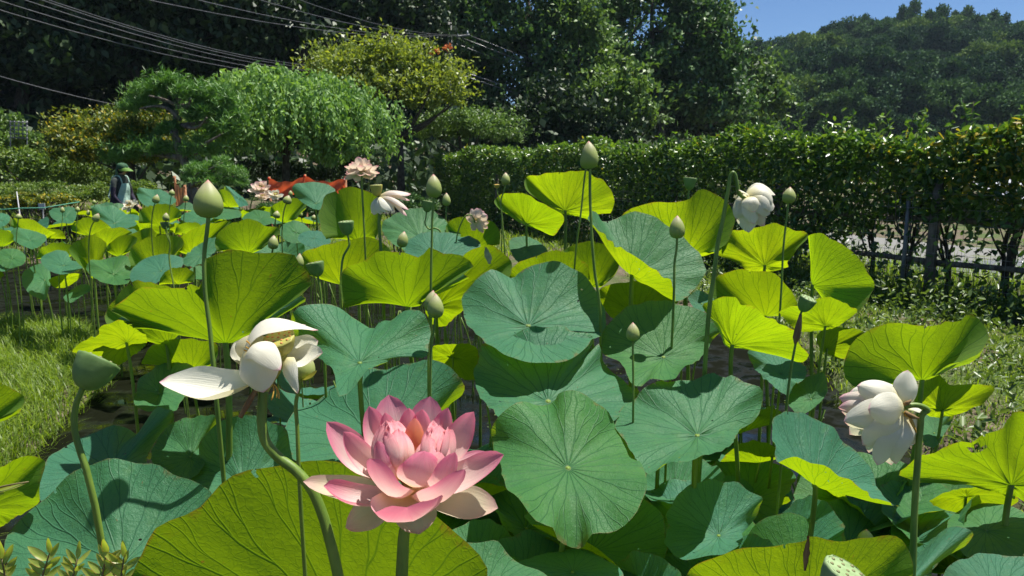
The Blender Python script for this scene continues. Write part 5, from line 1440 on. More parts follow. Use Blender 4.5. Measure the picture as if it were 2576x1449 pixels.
# ---- buds
def bud(tip, base, w, D, stem, label, group='lotus buds', seed=0, mat=None, sep=True):
    T_ = P(tip[0], tip[1], D); B_ = P(base[0], base[1], D)
    ax = T_ - B_; h = np.linalg.norm(ax); r0 = w * D / FPX / 2
    path = stem_to_ground([B_ + norm(ax) * 0.06 * h] + px_path(stem, D), seed)
    root = empty('lotus_bud', path[-1], label, 'bud', group)
    o = np.array(root.location)
    prof = [(0.25, 0.0), (0.62, 0.03), (0.86, 0.12), (0.98, 0.24), (1.0, 0.36), (0.94, 0.50), (0.80, 0.64), (0.58, 0.78), (0.34, 0.89), (0.14, 0.96), (0.02, 1.0)]
    rr = random.Random(seed); p0 = rr.uniform(0, 6.28); fat = rr.uniform(-.10, .10)
    prof = [(p[0] * (1 + fat * math.sin(math.pi * p[1])), p[1] ** (1 + fat)) for p in prof]
    axn = norm(ax); u = norm(np.cross(axn, [0.2, 0.95, 0.1])); v_ = np.cross(axn, u)
    # three outer petals wrapped over a closed core
    seg = 20
    V = []; UV = []; F = []
    for i, (r_, hh) in enumerate(prof):
        for k in range(seg):
            a = 2 * math.pi * k / seg
            rad = r0 * r_ * 0.96
            V.append(B_ + ax * hh + rad * (math.cos(a) * u + math.sin(a) * v_)); UV.append((hh, k / seg))
    for i in range(len(prof) - 1):
        for k in range(seg):
            k2 = (k + 1) % seg
            F.append((i * seg + k, i * seg + k2, (i + 1) * seg + k2, (i + 1) * seg + k))
    link('core', mesh_np('core', np.array(V) - o, np.array(F), True, np.array(UV)), mat or M['bud'], root)
    npet = 4
    for q in range(npet):
        a0 = p0 + q * 2 * math.pi / npet + rr.uniform(-.25, .25)
        top = rr.uniform(0.80, 0.99) if q else 0.99
        span = rr.uniform(1.05, 1.35)
        V = []; UV = []; F = []; nu, nv = 12, 10
        for i in range(nu + 1):
            hh = top * (i / nu)
            r_ = np.interp(hh, [p[1] for p in prof], [p[0] for p in prof])
            wv = span * (1 - (i / nu) ** 2.6) ** 0.6 + 0.02
            for j in range(nv + 1):
                a = a0 + wv * (2 * j / nv - 1)
                rad = r0 * r_ * (1.005 + 0.025 * (q % 2) + 0.03 * (1 - abs(2 * j / nv - 1)))
                V.append(B_ + ax * hh + rad * (math.cos(a) * u + math.sin(a) * v_)); UV.append((hh, j / nv))
        for i in range(nu):
            for j in range(nv):
                a = i * (nv + 1) + j
                F.append((a, a + 1, a + nv + 2, a + nv + 1))
        link('petal', mesh_np('petal', np.array(V) - o, np.array(F), True, np.array(UV)), mat or M['bud'], root)
    rs = max(0.0026, r0 * 0.165)
    tube_obj('stem', catmull(path, 7), [rs * 0.95, rs, rs * 1.15], M['stem'], root, o, 8)
    return root

BUDS = [
 ((523, 452), (525, 548), 65, 1.62, [(521, 580), (514, 640), (515, 720), (528, 830), (537, 925)], 'largest lotus bud, on a tall stem before the big fan-shaped leaf'),
 ((1090, 438), (1092, 497), 40, 2.5, [(1088, 540), (1086, 620), (1084, 730)], 'tall green bud in front of the S-bent pod stalk'),
 ((1481, 355), (1485, 424), 46, 2.55, [(1484, 460), (1486, 540), (1497, 690), (1506, 745)], 'highest lotus bud, standing up against the hedge top'),
 ((1474, 372), (1474, 424), 28, 2.8, [(1470, 450), (1462, 530), (1450, 618)], 'bud hidden right behind the highest lotus bud'),
 ((1096, 738), (1095, 800), 40, 2.0, [(1092, 825), (1085, 880), (1083, 925)], 'front one of two buds overlapping above the pale saddle-shaped leaf'),
 ((1090, 730), (1080, 784), 33, 2.2, [(1080, 810), (1078, 870)], 'rear one of two buds overlapping above the pale saddle-shaped leaf'),
 ((1592, 811), (1592, 857), 33, 2.15, [(1592, 890), (1593, 950), (1593, 1010)], 'small bud on a straight stem before the very dark leaf'),
 ((1704, 542), (1703, 600), 38, 2.5, [(1702, 625), (1697, 660), (1696, 715)], 'bud in front of the large leaf with the folded-up rim'),
 ((1272, 434), (1272, 465), 23, 3.6, [(1268, 480), (1261, 500), (1264, 560), (1270, 632)], 'small bud beside the tiny orange pod before the hedge'),
 ((1123, 485), (1123, 518), 21, 4.1, [(1122, 540), (1121, 565)], 'small bud between the S-bent pod and the white double blossom'),
 ((1017, 582), (1010, 622), 28, 3.1, [(1003, 632), (998, 650)], 'short tilted bud over the pale dome-shaped leaf'),
 ((1988, 470), (1983, 511), 31, 2.8, [(1981, 530), (1971, 620), (1966, 720), (1962, 785)], 'bud on a long stem right of the hanging globe flower'),
 ((689, 592), (686, 627), 27, 3.3, [(684, 640), (682, 660)], 'plump bud on the backlit leaf left of the paired pods'),
 ((754, 637), (752, 675), 21, 2.9, [(750, 690), (748, 710)], 'bud half hidden at the tip of the largest fan-shaped leaf'),
 ((418, 535), (417, 556), 17, 4.6, [(419, 575), (428, 615), (425, 642), (437, 724)], 'bud above a wavy pale stem'),
 ((2180, 1331), (2177, 1368), 34, 2.0, [(2177, 1385), (2178, 1410)], 'small yellowish bud low in the shade over the wide dark leaf'),
]
FARB = [((248, 537), (237, 557), 18), ((48, 537), (46, 551), 15), ((157, 520), (157, 535), 10), ((195, 519), (195, 533), 11), ((222, 528), (222, 542), 9),
        ((396, 489), (390, 511), 17), ((434, 476), (431, 492), 13), ((469, 490), (467, 507), 13), ((727, 491), (720, 513), 20), ((731, 479), (731, 493), 11),
        ((698, 530), (694, 549), 18), ((790, 540), (789, 554), 13), ((752, 530), (757, 546), 12), ((237, 502), (237, 513), 9)]
for i, (t, b, w, D, st, lab) in enumerate(BUDS):
    bud(t, b, w, D, st, lab, seed=40 + i)
for i, (t, b, w) in enumerate(FARB):
    D = 0.056 * FPX / w * (0.75 if w < 12 else 0.9)
    bud(t, b, w, min(D, 9.5), [(b[0] - (t[0] - b[0]) * .7, b[1] + 14), (b[0] - (t[0] - b[0]) * .9 - 3, b[1] + 45)], 'small distant lotus bud above the crowded leaves toward the gardener', 'distant lotus buds', 90 + i)

# ---- seed pods
seed_me = None
def unit_ball(name='seed', n1=8, n2=5):
    V = []; F = []
    for i in range(n2 + 1):
        a = math.pi * i / n2
        for k in range(n1):
            b = 2 * math.pi * k / n1
            V.append((math.sin(a) * math.cos(b), math.sin(a) * math.sin(b), math.cos(a)))
    for i in range(n2):
        for k in range(n1):
            k2 = (k + 1) % n1
            F.append((i * n1 + k, (i + 1) * n1 + k, (i + 1) * n1 + k2, i * n1 + k2))
    return mesh_np(name, V, F)
SEED = unit_ball(); SEED.materials.append(M['seed'])
SEEDR = unit_ball('stigma'); SEEDR.materials.append(M['seed_red'])

def pod_parts(root, bot, top, w, body, face, nseed=13, seedme=None, seed=0, rw=None):
    """cone from bot to top (3D), flat face of width w (m) with pits and seeds"""
    bot = np.asarray(bot); top = np.asarray(top)
    ax = top - bot; h = np.linalg.norm(ax); axn = ax / h
    r = w / 2; o = np.array(root.location)
    prof = [(0.16, 0.0), (0.36, 0.04), (0.62, 0.16), (0.82, 0.36), (0.95, 0.60), (1.02, 0.82), (1.05, 0.94), (1.02, 1.0), (0.94, 1.015)]
    rr = random.Random(seed); ph = rr.uniform(0, 6)
    wob = lambda a, t: 1 + t ** 3 * (0.045 * math.sin(11 * a + ph) + 0.025 * math.sin(5 * a))
    v, f = lathe([(a * r, b * h) for a, b in prof], 30, axn, bot, wob)
    MB().add(v, f[:-1]).build('pod_cup', body, root, o)
    fv, ff = lathe([(0.965 * r, 1.004 * h), (0.85 * r, 1.012 * h), (0.5 * r, 1.02 * h), (0.02 * r, 1.024 * h)], 30, axn, bot, wob)
    fc = MB().add(fv, ff).build('pod_face', face, root, o)
    u = norm(np.cross(axn, [0.2, 0.95, 0.1])); v_ = np.cross(axn, u)
    me = seedme or SEED
    for k in range(nseed):
        rad = 0 if k == 0 else (0.42 if k < 6 else 0.76) * r
        a = k * 2 * math.pi / 5 if k < 6 else (k - 6) * 2 * math.pi / max(1, nseed - 6)
        p = bot + axn * (1.014 * h) + rad * (math.cos(a) * u + math.sin(a) * v_)
        s = bpy.data.objects.new('seed', me); COL.objects.link(s); s.parent = fc
        s.location = Vector(p - o); s.scale = (r * 0.095, r * 0.095, r * 0.07)
        s.rotation_euler = Vector(axn).to_track_quat('Z', 'Y').to_euler()

def pod(tl, tr, bot, D, stem, label, seed=0, body=None, face=None, tilt=0.25, old=False):
    A = P(*tl, D); B = P(*tr, D); bt = P(*bot, D)
    top = (A + B) / 2; w = np.linalg.norm(B - A)
    ax = norm(top - bt); h = np.linalg.norm(top - bt)
    ax = norm(ax + TOCAM * tilt)
    path = stem_to_ground([bt + ax * 0.08 * h] + px_path(stem, D), seed)
    root = empty('lotus_seed_pod', path[-1], label, 'seed pod', 'lotus seed pods')
    pod_parts(root, bt, bt + ax * h, w, body or M['pod'], face or M['pod_top'], 15, None, seed)
    rs = max(0.003, w * 0.078)
    tube_obj('stem', catmull(path, 7), [rs * 0.8, rs, rs * 1.1], M['stem_old'] if old else M['stem'], root, np.array(root.location), 8)
    return root
pod((187, 888), (286, 916), (207, 978), 1.05, [(203, 988), (191, 1020), (187, 1075), (200, 1130), (217, 1180)], 'big green seed pod nodding over the grass', 1, tilt=-0.42)
pod((853, 557), (890, 557), (874, 592), 2.8, [(877, 602), (879, 615), (864, 645), (858, 700), (860, 778)], 'green seed pod with a withered collar, on a kinked stem', 2, tilt=.22)
pod((771, 661), (814, 660), (800, 696), 2.45, [(803, 712), (807, 740), (809, 770)], 'dull green seed pod left of the backlit fan leaf with the bud shadow', 3, tilt=.12)
pod((1064, 505), (1092, 508), (1073, 534), 3.5, [(1071, 548), (1069, 562), (1080, 576), (1094, 574), (1106, 580), (1110, 600)], 'seed pod on an S-bent stalk behind the tall green bud', 4, tilt=.1)
pod((1243, 464), (1256, 464), (1250, 474), 3.7, [(1251, 485), (1257, 503), (1262, 560), (1262, 632)], 'tiny orange-topped seed pod in front of the hedge', 5, M['pod_yel'], M['stamen'], .3)
pod((1720, 449), (1752, 448), (1733, 478), 3.3, [(1732, 490), (1731, 510)], 'green seed pod above the leaf left of the globe flower', 6, tilt=.1)
pod((2010, 744), (2050, 751), (2016, 783), 2.25, [(2013, 795), (2004, 850), (1992, 915), (1983, 980), (1977, 1040)], 'seed pod on the tallest straight stem with a withered brown sleeve', 7, tilt=.40)
pod((2073, 1402), (2172, 1448), (2090, 1500), 0.98, [(2085, 1540), (2080, 1620)], 'pale seed pod right in front of the leaf with the dried fold', 8, M['pod_top'], M['pod_top'], .3)
pod((405, 559), (426, 559), (416, 577), 4.62, [(419, 590), (428, 615), (426, 642), (438, 726)], 'pale seed pod just under the small bud on the wavy stem', 9, tilt=.1)
# withered sleeve round the tall pod's stem
q = bpy.data.objects.get('lotus_seed_pod.006')
tube_obj('withered_sleeve', catmull(px_path([(2014, 790), (2008, 825), (2003, 850), (2000, 866)], 2.245), 4), [0.004, 0.0105, 0.011, 0.003], M['stem_old'], q, np.array(q.location), 7)

# ---- the pink flower
def FP(x, y):                       # picture pixel of the flower close-up -> frame pixel
    return 734.7 + x * 0.2866, 958.3 + y * 0.2866
DP = 0.86
pink_path = stem_to_ground(px_path([(1030, 1285, .0), (1017, 1340), (1013, 1400), (1010, 1470)], DP + 0.01), 3)
pinkf = empty('pink_lotus_flower', pink_path[-1], 'large open pink double lotus flower with cream lower petals', 'flower')
o_ = np.array(pinkf.location)
tube_obj('stem', catmull(pink_path, 8), [0.0065, 0.0075, 0.008], M['stem'], pinkf, o_, 10)
PAX = norm(np.array([0.0, -0.42, 0.9]))
k_ = 0.2866 * DP / FPX
def pp(base, tip, w, dzb, dzt, mat, **kw):
    B = P(*FP(*base), DP + dzb); T_ = P(*FP(*tip), DP + dzt)
    ax = kw.pop('ax', PAX)
    return petal_obj(pinkf, B, T_, w * k_, ax, M[mat], **kw)
PET = [
 ((950, 820), (850, 138), 330, .02, .075, 'pink', dict(bulge=.10, cup=.5, curl=.05)),
 ((1080, 820), (1218, 150), 320, .02, .075, 'pink', dict(bulge=.10, cup=.5, curl=.05)),
 ((880, 850), (672, 235), 215, .015, .05, 'pink', dict(bulge=.12, cup=.5, curl=.06)),
 ((1160, 850), (1372, 240), 200, .015, .05, 'pink', dict(bulge=.10, cup=.5, curl=.03)),
 ((1200, 860), (1605, 278), 235, .01, .03, 'pink', dict(bulge=.12, cup=.5, curl=.04)),
 ((860, 880), (303, 383), 250, .01, .03, 'pink', dict(bulge=.14, cup=.5, curl=.08)),
 ((880, 900), (438, 460), 190, .0, .0, 'pink', dict(bulge=.20, cup=.6, curl=.12)),
 ((1200, 860), (1752, 650), 260, .03, .075, 'pink', dict(bulge=.10, cup=.5)),
 ((1130, 930), (1872, 678), 290, .0, .0, 'pink', dict(bulge=.14, cup=.55, curl=.06)),
 ((1120, 990), (1806, 1140), 300, .01, -.005, 'cream', dict(bulge=.08, cup=.5, curl=.05)),
 ((960, 950), (100, 912), 270, .01, -.0, 'cream', dict(bulge=.13, cup=.65, curl=.05)),
 ((980, 1000), (262, 975), 260, -.01, -.045, 'pink', dict(bulge=.16, cup=.8, curl=.10)),
 ((990, 1020), (470, 1290), 290, .01, .0, 'cream', dict(bulge=.05, cup=.4)),
 ((1060, 1040), (1120, 1345), 290, .01, -.015, 'cream', dict(bulge=.05, cup=.4)),
 ((1010, 960), (1020, 1265), 560, -.02, -.105, 'pink', dict(bulge=.24, cup=.75, curl=.22, obl=1.0)),
 ((1060, 960), (650, 775), 330, -.02, -.07, 'pink', dict(bulge=.22, cup=.65, curl=.16)),
 ((1050, 1000), (1522, 862), 280, -.02, -.07, 'pink', dict(bulge=.18, cup=.65, curl=.12)),
 ((1075, 930), (1165, 662), 330, -.025, -.05, 'pink', dict(bulge=.26, cup=.6, curl=.16, obl=1.0)),
 ((1150, 940), (1450, 676), 210, -.02, -.045, 'pink', dict(bulge=.22, cup=.6, curl=.12)),
 ((920, 880), (718, 560), 210, -.02, -.035, 'pink', dict(bulge=.24, cup=.6, curl=.14)),
 ((1010, 780), (1030, 242), 190, .01, .035, 'pink', dict(bulge=.10, cup=.6, curl=.06)),
 ((1090, 780), (1150, 252), 200, .01, .033, 'pink', dict(bulge=.10, cup=.6, curl=.06)),
 ((930, 800), (815, 284), 170, .01, .03, 'pink', dict(bulge=.14, cup=.6, curl=.08)),
 ((1200, 800), (1420, 430), 190, .005, .01, 'pink_in', dict(bulge=.22, cup=.7, curl=.14)),
 ((1060, 800), (1085, 330), 170, .0, .018, 'orange_in', dict(bulge=.08, cup=.6, curl=.10)),
]
for i, (b, t, w, db, dt, mt, kw) in enumerate(PET):
    dx, dy = t[0] - 1050, t[1] - 900
    if dy < -330 and dt >= 0: ax = TOCAM * .9 + UPV * .35 - RGT * dx / 1500          # standing at the back: inner face to the viewer
    elif dt < -.03 and dy < 0: ax = -TOCAM * .75 + UPV * .55 - RGT * dx / 700         # standing in front: inner face to the heart
    else: ax = PAX
    pp(b, t, w * 1.22, db, dt, mt, seed=i, ax=norm(ax), **kw)
# inner curled petals: two tight clusters that roll over the heart
INN = [((930, 800), (770, 380), 200, .0), ((950, 800), (905, 375), 190, .008), ((990, 820), (1010, 450), 140, -.012), ((890, 820), (700, 470), 150, -.012),
       ((920, 830), (820, 490), 150, -.025), ((940, 840), (890, 480), 115, -.028), ((960, 830), (945, 440), 120, -.018), ((860, 800), (690, 420), 130, .004),
       ((1180, 800), (1215, 410), 170, .0), ((1210, 800), (1310, 400), 180, .004), ((1230, 810), (1430, 440), 180, -.004), ((1150, 830), (1150, 520), 170, -.02),
       ((1180, 830), (1250, 520), 180, -.024), ((1230, 840), (1370, 550), 170, -.022), ((1150, 860), (1175, 590), 200, -.032), ((1200, 860), (1300, 640), 160, -.032),
       ((1180, 790), (1260, 360), 150, .012), ((930, 780), (860, 345), 180, .016), ((1010, 780), (960, 350), 150, .018)]
ri = random.Random(31)
for k in range(22):                                   # small ruffled petaloids between and on the clusters
    left = k % 2 == 0
    t = (ri.uniform(700, 1010), ri.uniform(400, 640)) if left else (ri.uniform(1120, 1420), ri.uniform(420, 680))
    INN.append(((ri.uniform(900, 980) if left else ri.uniform(1150, 1240), 830), t, ri.uniform(100, 160), ri.uniform(-.034, .012)))
for i, (b, t, w, dz) in enumerate(INN):
    cx_ = 860 if t[0] < 1060 else 1270
    ax = norm(-TOCAM * .8 + RGT * ((cx_ - t[0]) / 160 + ri.uniform(-.5, .5)) + UPV * ri.uniform(-.2, .5))
    pp(b, t, w * 1.0, dz * .8, dz, 'pink_in', bulge=.22, cup=.62, curl=ri.uniform(.05, .34), obl=1.9, notch=ri.uniform(0, .14), twist=ri.uniform(-.5, .5), seed=60 + i, name='inner_petal', ax=ax)
# heart: receptacle and stamens
hc = P(*FP(1060, 880), DP + .01)
pod_parts(pinkf, hc - PAX * 0.03, hc - PAX * 0.004, 0.026, M['pod_yel'], M['pod_yel'], 9, SEEDR, 5)
sb = MB()
rr_ = random.Random(5)
for k in range(70):
    a = rr_.uniform(0, 6.28); rad = rr_.uniform(.012, .02)
    u1 = norm(np.cross(PAX, [1, 0, 0.1])); u2 = np.cross(PAX, u1)
    dr = math.cos(a) * u1 + math.sin(a) * u2
    b0 = hc - PAX * 0.02 + dr * 0.012
    sb.tube(catmull([b0, b0 + dr * rad * .5 + PAX * 0.014, b0 + dr * rad + PAX * rr_.uniform(.018, .03)], 3), [.0006, .0009, .0011], 5)
sb.build('stamens', M['stamen'], pinkf, o_)['kind'] = 'stuff'

# ---- white flower with the yellow pod (left)
DW = 0.90
def WP(x, y): return 383.3 + x * 0.194, 779.5 + y * 0.194
wpath = px_path([(663, 985), (660, 1020), (659, 1065), (668, 1110), (700, 1150), (742, 1182), (780, 1225), (808, 1285), (830, 1360), (852, 1455)], DW)
wpath = stem_to_ground(wpath, 8)
wf = empty('white_lotus_flower', wpath[-1], 'fading white lotus flower with a yellow pod and one long petal reaching left', 'flower')
o_ = np.array(wf.location)
tube_obj('stem', catmull(wpath, 8), [0.0058, 0.0062, 0.0068], M['stem'], wf, o_, 10)
kw_ = 0.194 * DW / FPX
UPW = np.array([0, 0, 1.0])
def wp(base, tip, w, dzb, dzt, ax, mat='white', **kw):
    return petal_obj(wf, P(*WP(*base), DW + dzb), P(*WP(*tip), DW + dzt), w * kw_, ax, M[mat], **kw)
wp((1330, 930), (100, 965), 640, .0, -.01, norm(UPW * .9 + TOCAM * .45), bulge=.14, cup=.75, curl=.03, seed=1, obl=1.05)
wp((1150, 700), (2150, 262), 640, .02, .03, norm(-UPW + RGT * .35 + TOCAM * .1), bulge=.36, cup=.55, seed=2, obl=.8)
wp((1160, 720), (1990, 195), 420, .045, .05, norm(-UPW + RGT * .3), bulge=.33, cup=.5, seed=3, obl=.8)
wp((1700, 640), (2210, 556), 440, .02, .01, norm(UPW * .9 + TOCAM * .5), bulge=.13, cup=.5, seed=4, obl=.9)
wp((1700, 600), (2150, 400), 470, .03, .045, norm(UPW * .4 - RGT * .3 + TOCAM * .5), bulge=.12, cup=.5, seed=5, obl=.9)
wp((1300, 700), (1330, 300), 540, .03, .03, norm(TOCAM + RGT * .5), bulge=.12, cup=.6, curl=.2, seed=6)
wp((1280, 560), (1660, 780), 420, .0, -.025, norm(-UPW + RGT * .2 - TOCAM * .4), bulge=.46, cup=.6, seed=7, obl=.8)
wp((1290, 500), (1440, 1072), 560, -.015, -.02, norm(-TOCAM + RGT * .1 + UPV * .2), bulge=.14, cup=.5, seed=8, obl=.8)
wp((1740, 620), (1885, 1085), 230, .0, -.015, norm(-TOCAM + RGT * .4), bulge=.10, cup=.5, seed=9, obl=.6)
wp((1240, 760), (1180, 380), 540, .03, .04, norm(TOCAM * .8 + RGT), bulge=.12, cup=.5, seed=10)
p0 = P(*WP(1560, 900), DW + .02)
p1 = P(*WP(1700, 560), DW + .02); p2 = P(*WP(1660, 355), DW + .015)
pod_parts(wf, p1, p2 + TOCAM * .008, 400 * kw_, M['pod_yel'], M['pod_yel'], 17, SEEDR, 3)
tube_obj('receptacle', catmull([P(*WP(1432, 1090), DW), P(*WP(1470, 960), DW + .012), P(*WP(1600, 760), DW + .02), P(*WP(1695, 560), DW + .02)], 5), [.0058, .0085, .008, .006], M['pod_yel'], wf, o_, 10)
tube_obj('withered_sepal', catmull([P(*WP(1360, 1010), DW - .005), P(*WP(1260, 1180), DW - .01), P(*WP(1140, 1395), DW - .012)], 4), [.002, .0034, .0036, .0028], M['stem_old'], wf, o_, 7)
sb = MB()
for (a, b) in (((1560, 960), (1545, 1170)), ((1580, 970), (1610, 1140)), ((1590, 980), (1640, 1150)), ((1260, 560), (1210, 480)), ((1260, 600), (1190, 520)), ((1280, 640), (1200, 560)), ((1270, 520), (1220, 400))):
    A = P(*WP(*a), DW); B = P(*WP(*b), DW - .008)
    sb.tube(catmull([A, (A + B) / 2 + np.array([.002, 0, .001]), B], 3), [.0006, .0008, .001], 5)
sb.build('stamens', M['stamen'], wf, o_)['kind'] = 'stuff'
# round yellow-green bud right behind it
bud((768, 884), (757, 957), 62, 1.02, [(753, 975), (745, 1010), (748, 1080), (751, 1165)], 'round yellow-green bud behind the fading white flower, one sepal bent away', seed=77)
rb = [o for o in COL.objects if o.get('label', '').startswith('round yellow-green')][0]
petal_obj(rb, P(757, 955, 1.01), P(797, 932, 1.0), .016, UPW, M['pod_yel'], name='sepal', bulge=.16, cup=.6, seed=3)

# ---- drooping white flower on the right, hooked stem
DR = 1.42
def RP(x, y): return 2044.5 + x * 0.2205, 894.5 + y * 0.2205
rpath = px_path([RP(1040, 592), RP(1140, 566), RP(1240, 578), RP(1310, 625), RP(1270, 650), RP(1240, 690), RP(1232, 770), RP(1215, 950), RP(1198, 1200), (2303, 1240), (2299, 1330), (2296, 1430)], DR)
rpath = stem_to_ground(rpath, 9)
rfl = empty('drooping_lotus_flower', rpath[-1], 'white double lotus flower drooping from a hooked stem', 'flower')
o_ = np.array(rfl.location)
tube_obj('stem', catmull(rpath, 7), [0.005, 0.006, 0.0065], M['stem'], rfl, o_, 10)
kr = 0.2205 * DR / FPX
def rp(base, tip, w, dzb, dzt, ax=None, mat='white', **kw):
    ax = -TOCAM * 0.85 - RGT * .35 if ax is None else ax
    return petal_obj(rfl, P(*RP(*base), DR + dzb), P(*RP(*tip), DR + dzt), w * kr, norm(ax), M[mat], **kw)
back = [((980, 560), (330, 640), 330, .04), ((960, 600), (420, 900), 330, .05), ((960, 640), (640, 1110), 350, .05), ((1000, 640), (900, 1250), 360, .05),
        ((1040, 640), (1150, 1020), 320, .05), ((960, 540), (420, 420), 300, .05), ((980, 500), (700, 300), 300, .05)]
for i, (b, t, w, dz) in enumerate(back):
    rp(b, t, w, .015, dz, bulge=.10, cup=.5, seed=20 + i, mat='white')
rp((1010, 560), (297, 482), 240, .0, .02, bulge=.12, cup=.6, seed=1, mat='blush')
rp((1010, 580), (293, 592), 250, .0, .015, bulge=.12, cup=.6, seed=2, mat='blush')
rp((990, 520), (508, 345), 330, -.005, .005, bulge=.16, cup=.6, seed=3, obl=.95)
rp((1010, 600), (355, 750), 400, -.01, -.01, bulge=.16, cup=.6, seed=4, obl=.95)
rp((1020, 580), (1085, 166), 280, .0, .0, -TOCAM + RGT * .3, bulge=.16, cup=.6, seed=5, obl=1.0)
rp((1020, 640), (570, 1020), 470, -.012, -.012, bulge=.18, cup=.6, seed=6, obl=.95)
rp((1030, 660), (735, 1252), 430, -.008, -.008, bulge=.14, cup=.6, seed=7, obl=1.0)
rp((1050, 660), (950, 1240), 400, -.008, .0, bulge=.16, cup=.6, seed=8, obl=1.0)
rp((1060, 650), (1165, 1010), 280, .0, .015, -TOCAM - RGT * .2, bulge=.16, cup=.5, seed=9, obl=1.0)
rp((1060, 590), (1250, 640), 200, .01, .03, -UPW, bulge=.10, cup=.5, seed=12)
rp((1040, 600), (632, 610), 390, -.028, -.045, bulge=.20, cup=.6, seed=10, obl=.9)
tube_obj('withered_sepal', catmull([P(*RP(1035, 560), DR - .01), P(*RP(1080, 540), DR - .02), P(*RP(1125, 505), DR - .02)], 3), [.003, .0045, .001], M['stem_old'], rfl, o_, 7)
tube_obj('withered_sepal', catmull([P(*RP(1050, 640), DR - .01), P(*RP(1130, 690), DR - .02), P(*RP(1215, 715), DR - .015)], 3), [.003, .005, .001], M['stem_old'], rfl, o_, 7)
sb = MB()
for k in range(9):
    A = P(*RP(1040, 640 + 6 * k), DR - .012); B = P(*RP(1180 - 9 * k, 880 - 16 * k), DR - .02)
    sb.tube(catmull([A, (A + B) / 2 + np.array([.004, 0, .003]), B], 4), [.001, .0014, .0016], 5)
sb.build('stamens', M['stamen'], rfl, o_)['kind'] = 'stuff'

# ---- hanging globe flower on a bent stem
DG = 2.3
def GP(x, y): return 1725 + x * 0.1323, 415.3 + y * 0.1323
gpath = stem_to_ground(px_path([GP(1160, 650), GP(1045, 575), GP(1000, 470), GP(965, 300), GP(930, 170), GP(895, 140), GP(855, 200), GP(815, 430), GP(750, 800), GP(690, 1120), GP(620, 1440), (1795, 700), (1788, 745)], DG), 10)
gf = empty('hanging_lotus_flower', gpath[-1], 'white globe-shaped lotus flower hanging from a sharply bent stem', 'flower')
o_ = np.array(gf.location)
tube_obj('stem', catmull(gpath, 6), [0.0055, 0.006, 0.0075], M['stem'], gf, o_, 9)
kg = 0.1323 * DG / FPX
def gp(base, tip, w, dzb, dzt, ax, mat='white', **kw):
    return petal_obj(gf, P(*GP(*base), DG + dzb), P(*GP(*tip), DG + dzt), w * kg, norm(ax), M[mat], **kw)
IN = -TOCAM
for i, (t, w, dz, bl, mt) in enumerate([((1690, 790), 560, .03, .30, 'white'), ((1610, 930), 480, .01, .26, 'white'), ((1500, 1160), 430, .03, .20, 'blush'), ((1200, 1285), 480, .02, .14, 'white'),
                                        ((950, 1020), 460, .02, .18, 'white'), ((900, 800), 380, .04, .2, 'white'), ((1300, 1120), 460, -.015, .20, 'white'), ((1660, 640), 520, .05, .34, 'white')]):
    side = RGT * (-0.9 if t[0] > 1250 else 0.8 if t[0] < 1100 else 0) * (1 if t[1] < 1050 else .4)
    gp((1180, 620), t, w, .0, dz, IN * .8 + side - UPW * (0.7 if t[1] < 900 else 0), mt, bulge=bl, cup=.6, seed=i, obl=.95)
gp((1180, 600), (1300, 895), 330, -.012, -.035, IN - UPW * .3, bulge=.30, cup=.6, seed=20, obl=.85)
gp((1210, 590), (1010, 470), 150, -.005, -.01, -UPW, bulge=.1, cup=.5, seed=21)
gp((1150, 610), (1700, 560), 620, .05, .05, IN * .2 - UPW, bulge=.40, cup=.5, seed=22, obl=.9)
core = MB(); v, f = lathe([(.2 * .03, -.035), (.028, -.025), (.036, 0), (.03, .025), (.006, .036)], 16, (0.5, 0, -.8), P(*GP(1320, 820), DG + .03))
core.add(v, f).build('inner_petals', M['white'], gf, o_)

# ---- other open flowers
def bloom(name, label, cpx, D, Rpx, axis, stem, mat, n=(10, 9, 7), el=(5, 35, 60), heart=True, seed=0, group=None, wfac=.62):
    c = P(*cpx, D); R_ = Rpx * D / FPX; axis = norm(axis)
    path = stem_to_ground([c - axis * R_ * .12] + px_path(stem, D), seed)
    root = empty(name, path[-1], label, 'flower', group)
    o = np.array(root.location); rr = random.Random(seed)
    tube_obj('stem', catmull(path, 6), [max(.003, R_ * .05)], M['stem'], root, o, 8)
    u = norm(np.cross(axis, [0.3, 0.2, 0.9])); v = np.cross(axis, u)
    for wl, (k, e) in enumerate(zip(n, el)):
        for i in range(k):
            a = 2 * math.pi * (i + .5 * (wl % 2)) / k + rr.uniform(-.18, .18)
            ee = R(e + rr.uniform(-12, 12))
            dr = (math.cos(a) * u + math.sin(a) * v) * math.cos(ee) + axis * math.sin(ee)
            L = R_ * (1.0 - .12 * wl) * rr.uniform(.88, 1.06)
            petal_obj(root, c + dr * .08 * R_, c + dr * L, L * wfac * rr.uniform(.85, 1.1), axis, M[mat], bulge=.12, cup=.55, curl=rr.uniform(.0, .14), nu=9, nv=6, seed=seed * 50 + wl * 20 + i)
    if heart:
        pod_parts(root, c, c + axis * R_ * .35, R_ * .38, M['pod_yel'], M['pod_yel'], 7, None, seed)
        sb = MB()
        for k in range(40):
            a = rr.uniform(0, 6.28); dr = math.cos(a) * u + math.sin(a) * v
            b0 = c + dr * R_ * .12
            sb.tube([b0, b0 + dr * R_ * .16 + axis * R_ * rr.uniform(.25, .45)], [R_ * .012, R_ * .022], 4)
        sb.build('stamens', M['stamen'], root, o)['kind'] = 'stuff'
    return root
bloom('blush_lotus_flower', 'blush-pink lotus flower with a golden heart, on a tall stem before the hedge', (910, 430), 3.0, 50, (-.05, .28, .95), [(910, 455), (912, 500), (917, 590)], 'blush', (9, 10, 8), (-22, 8, 35), seed=1)
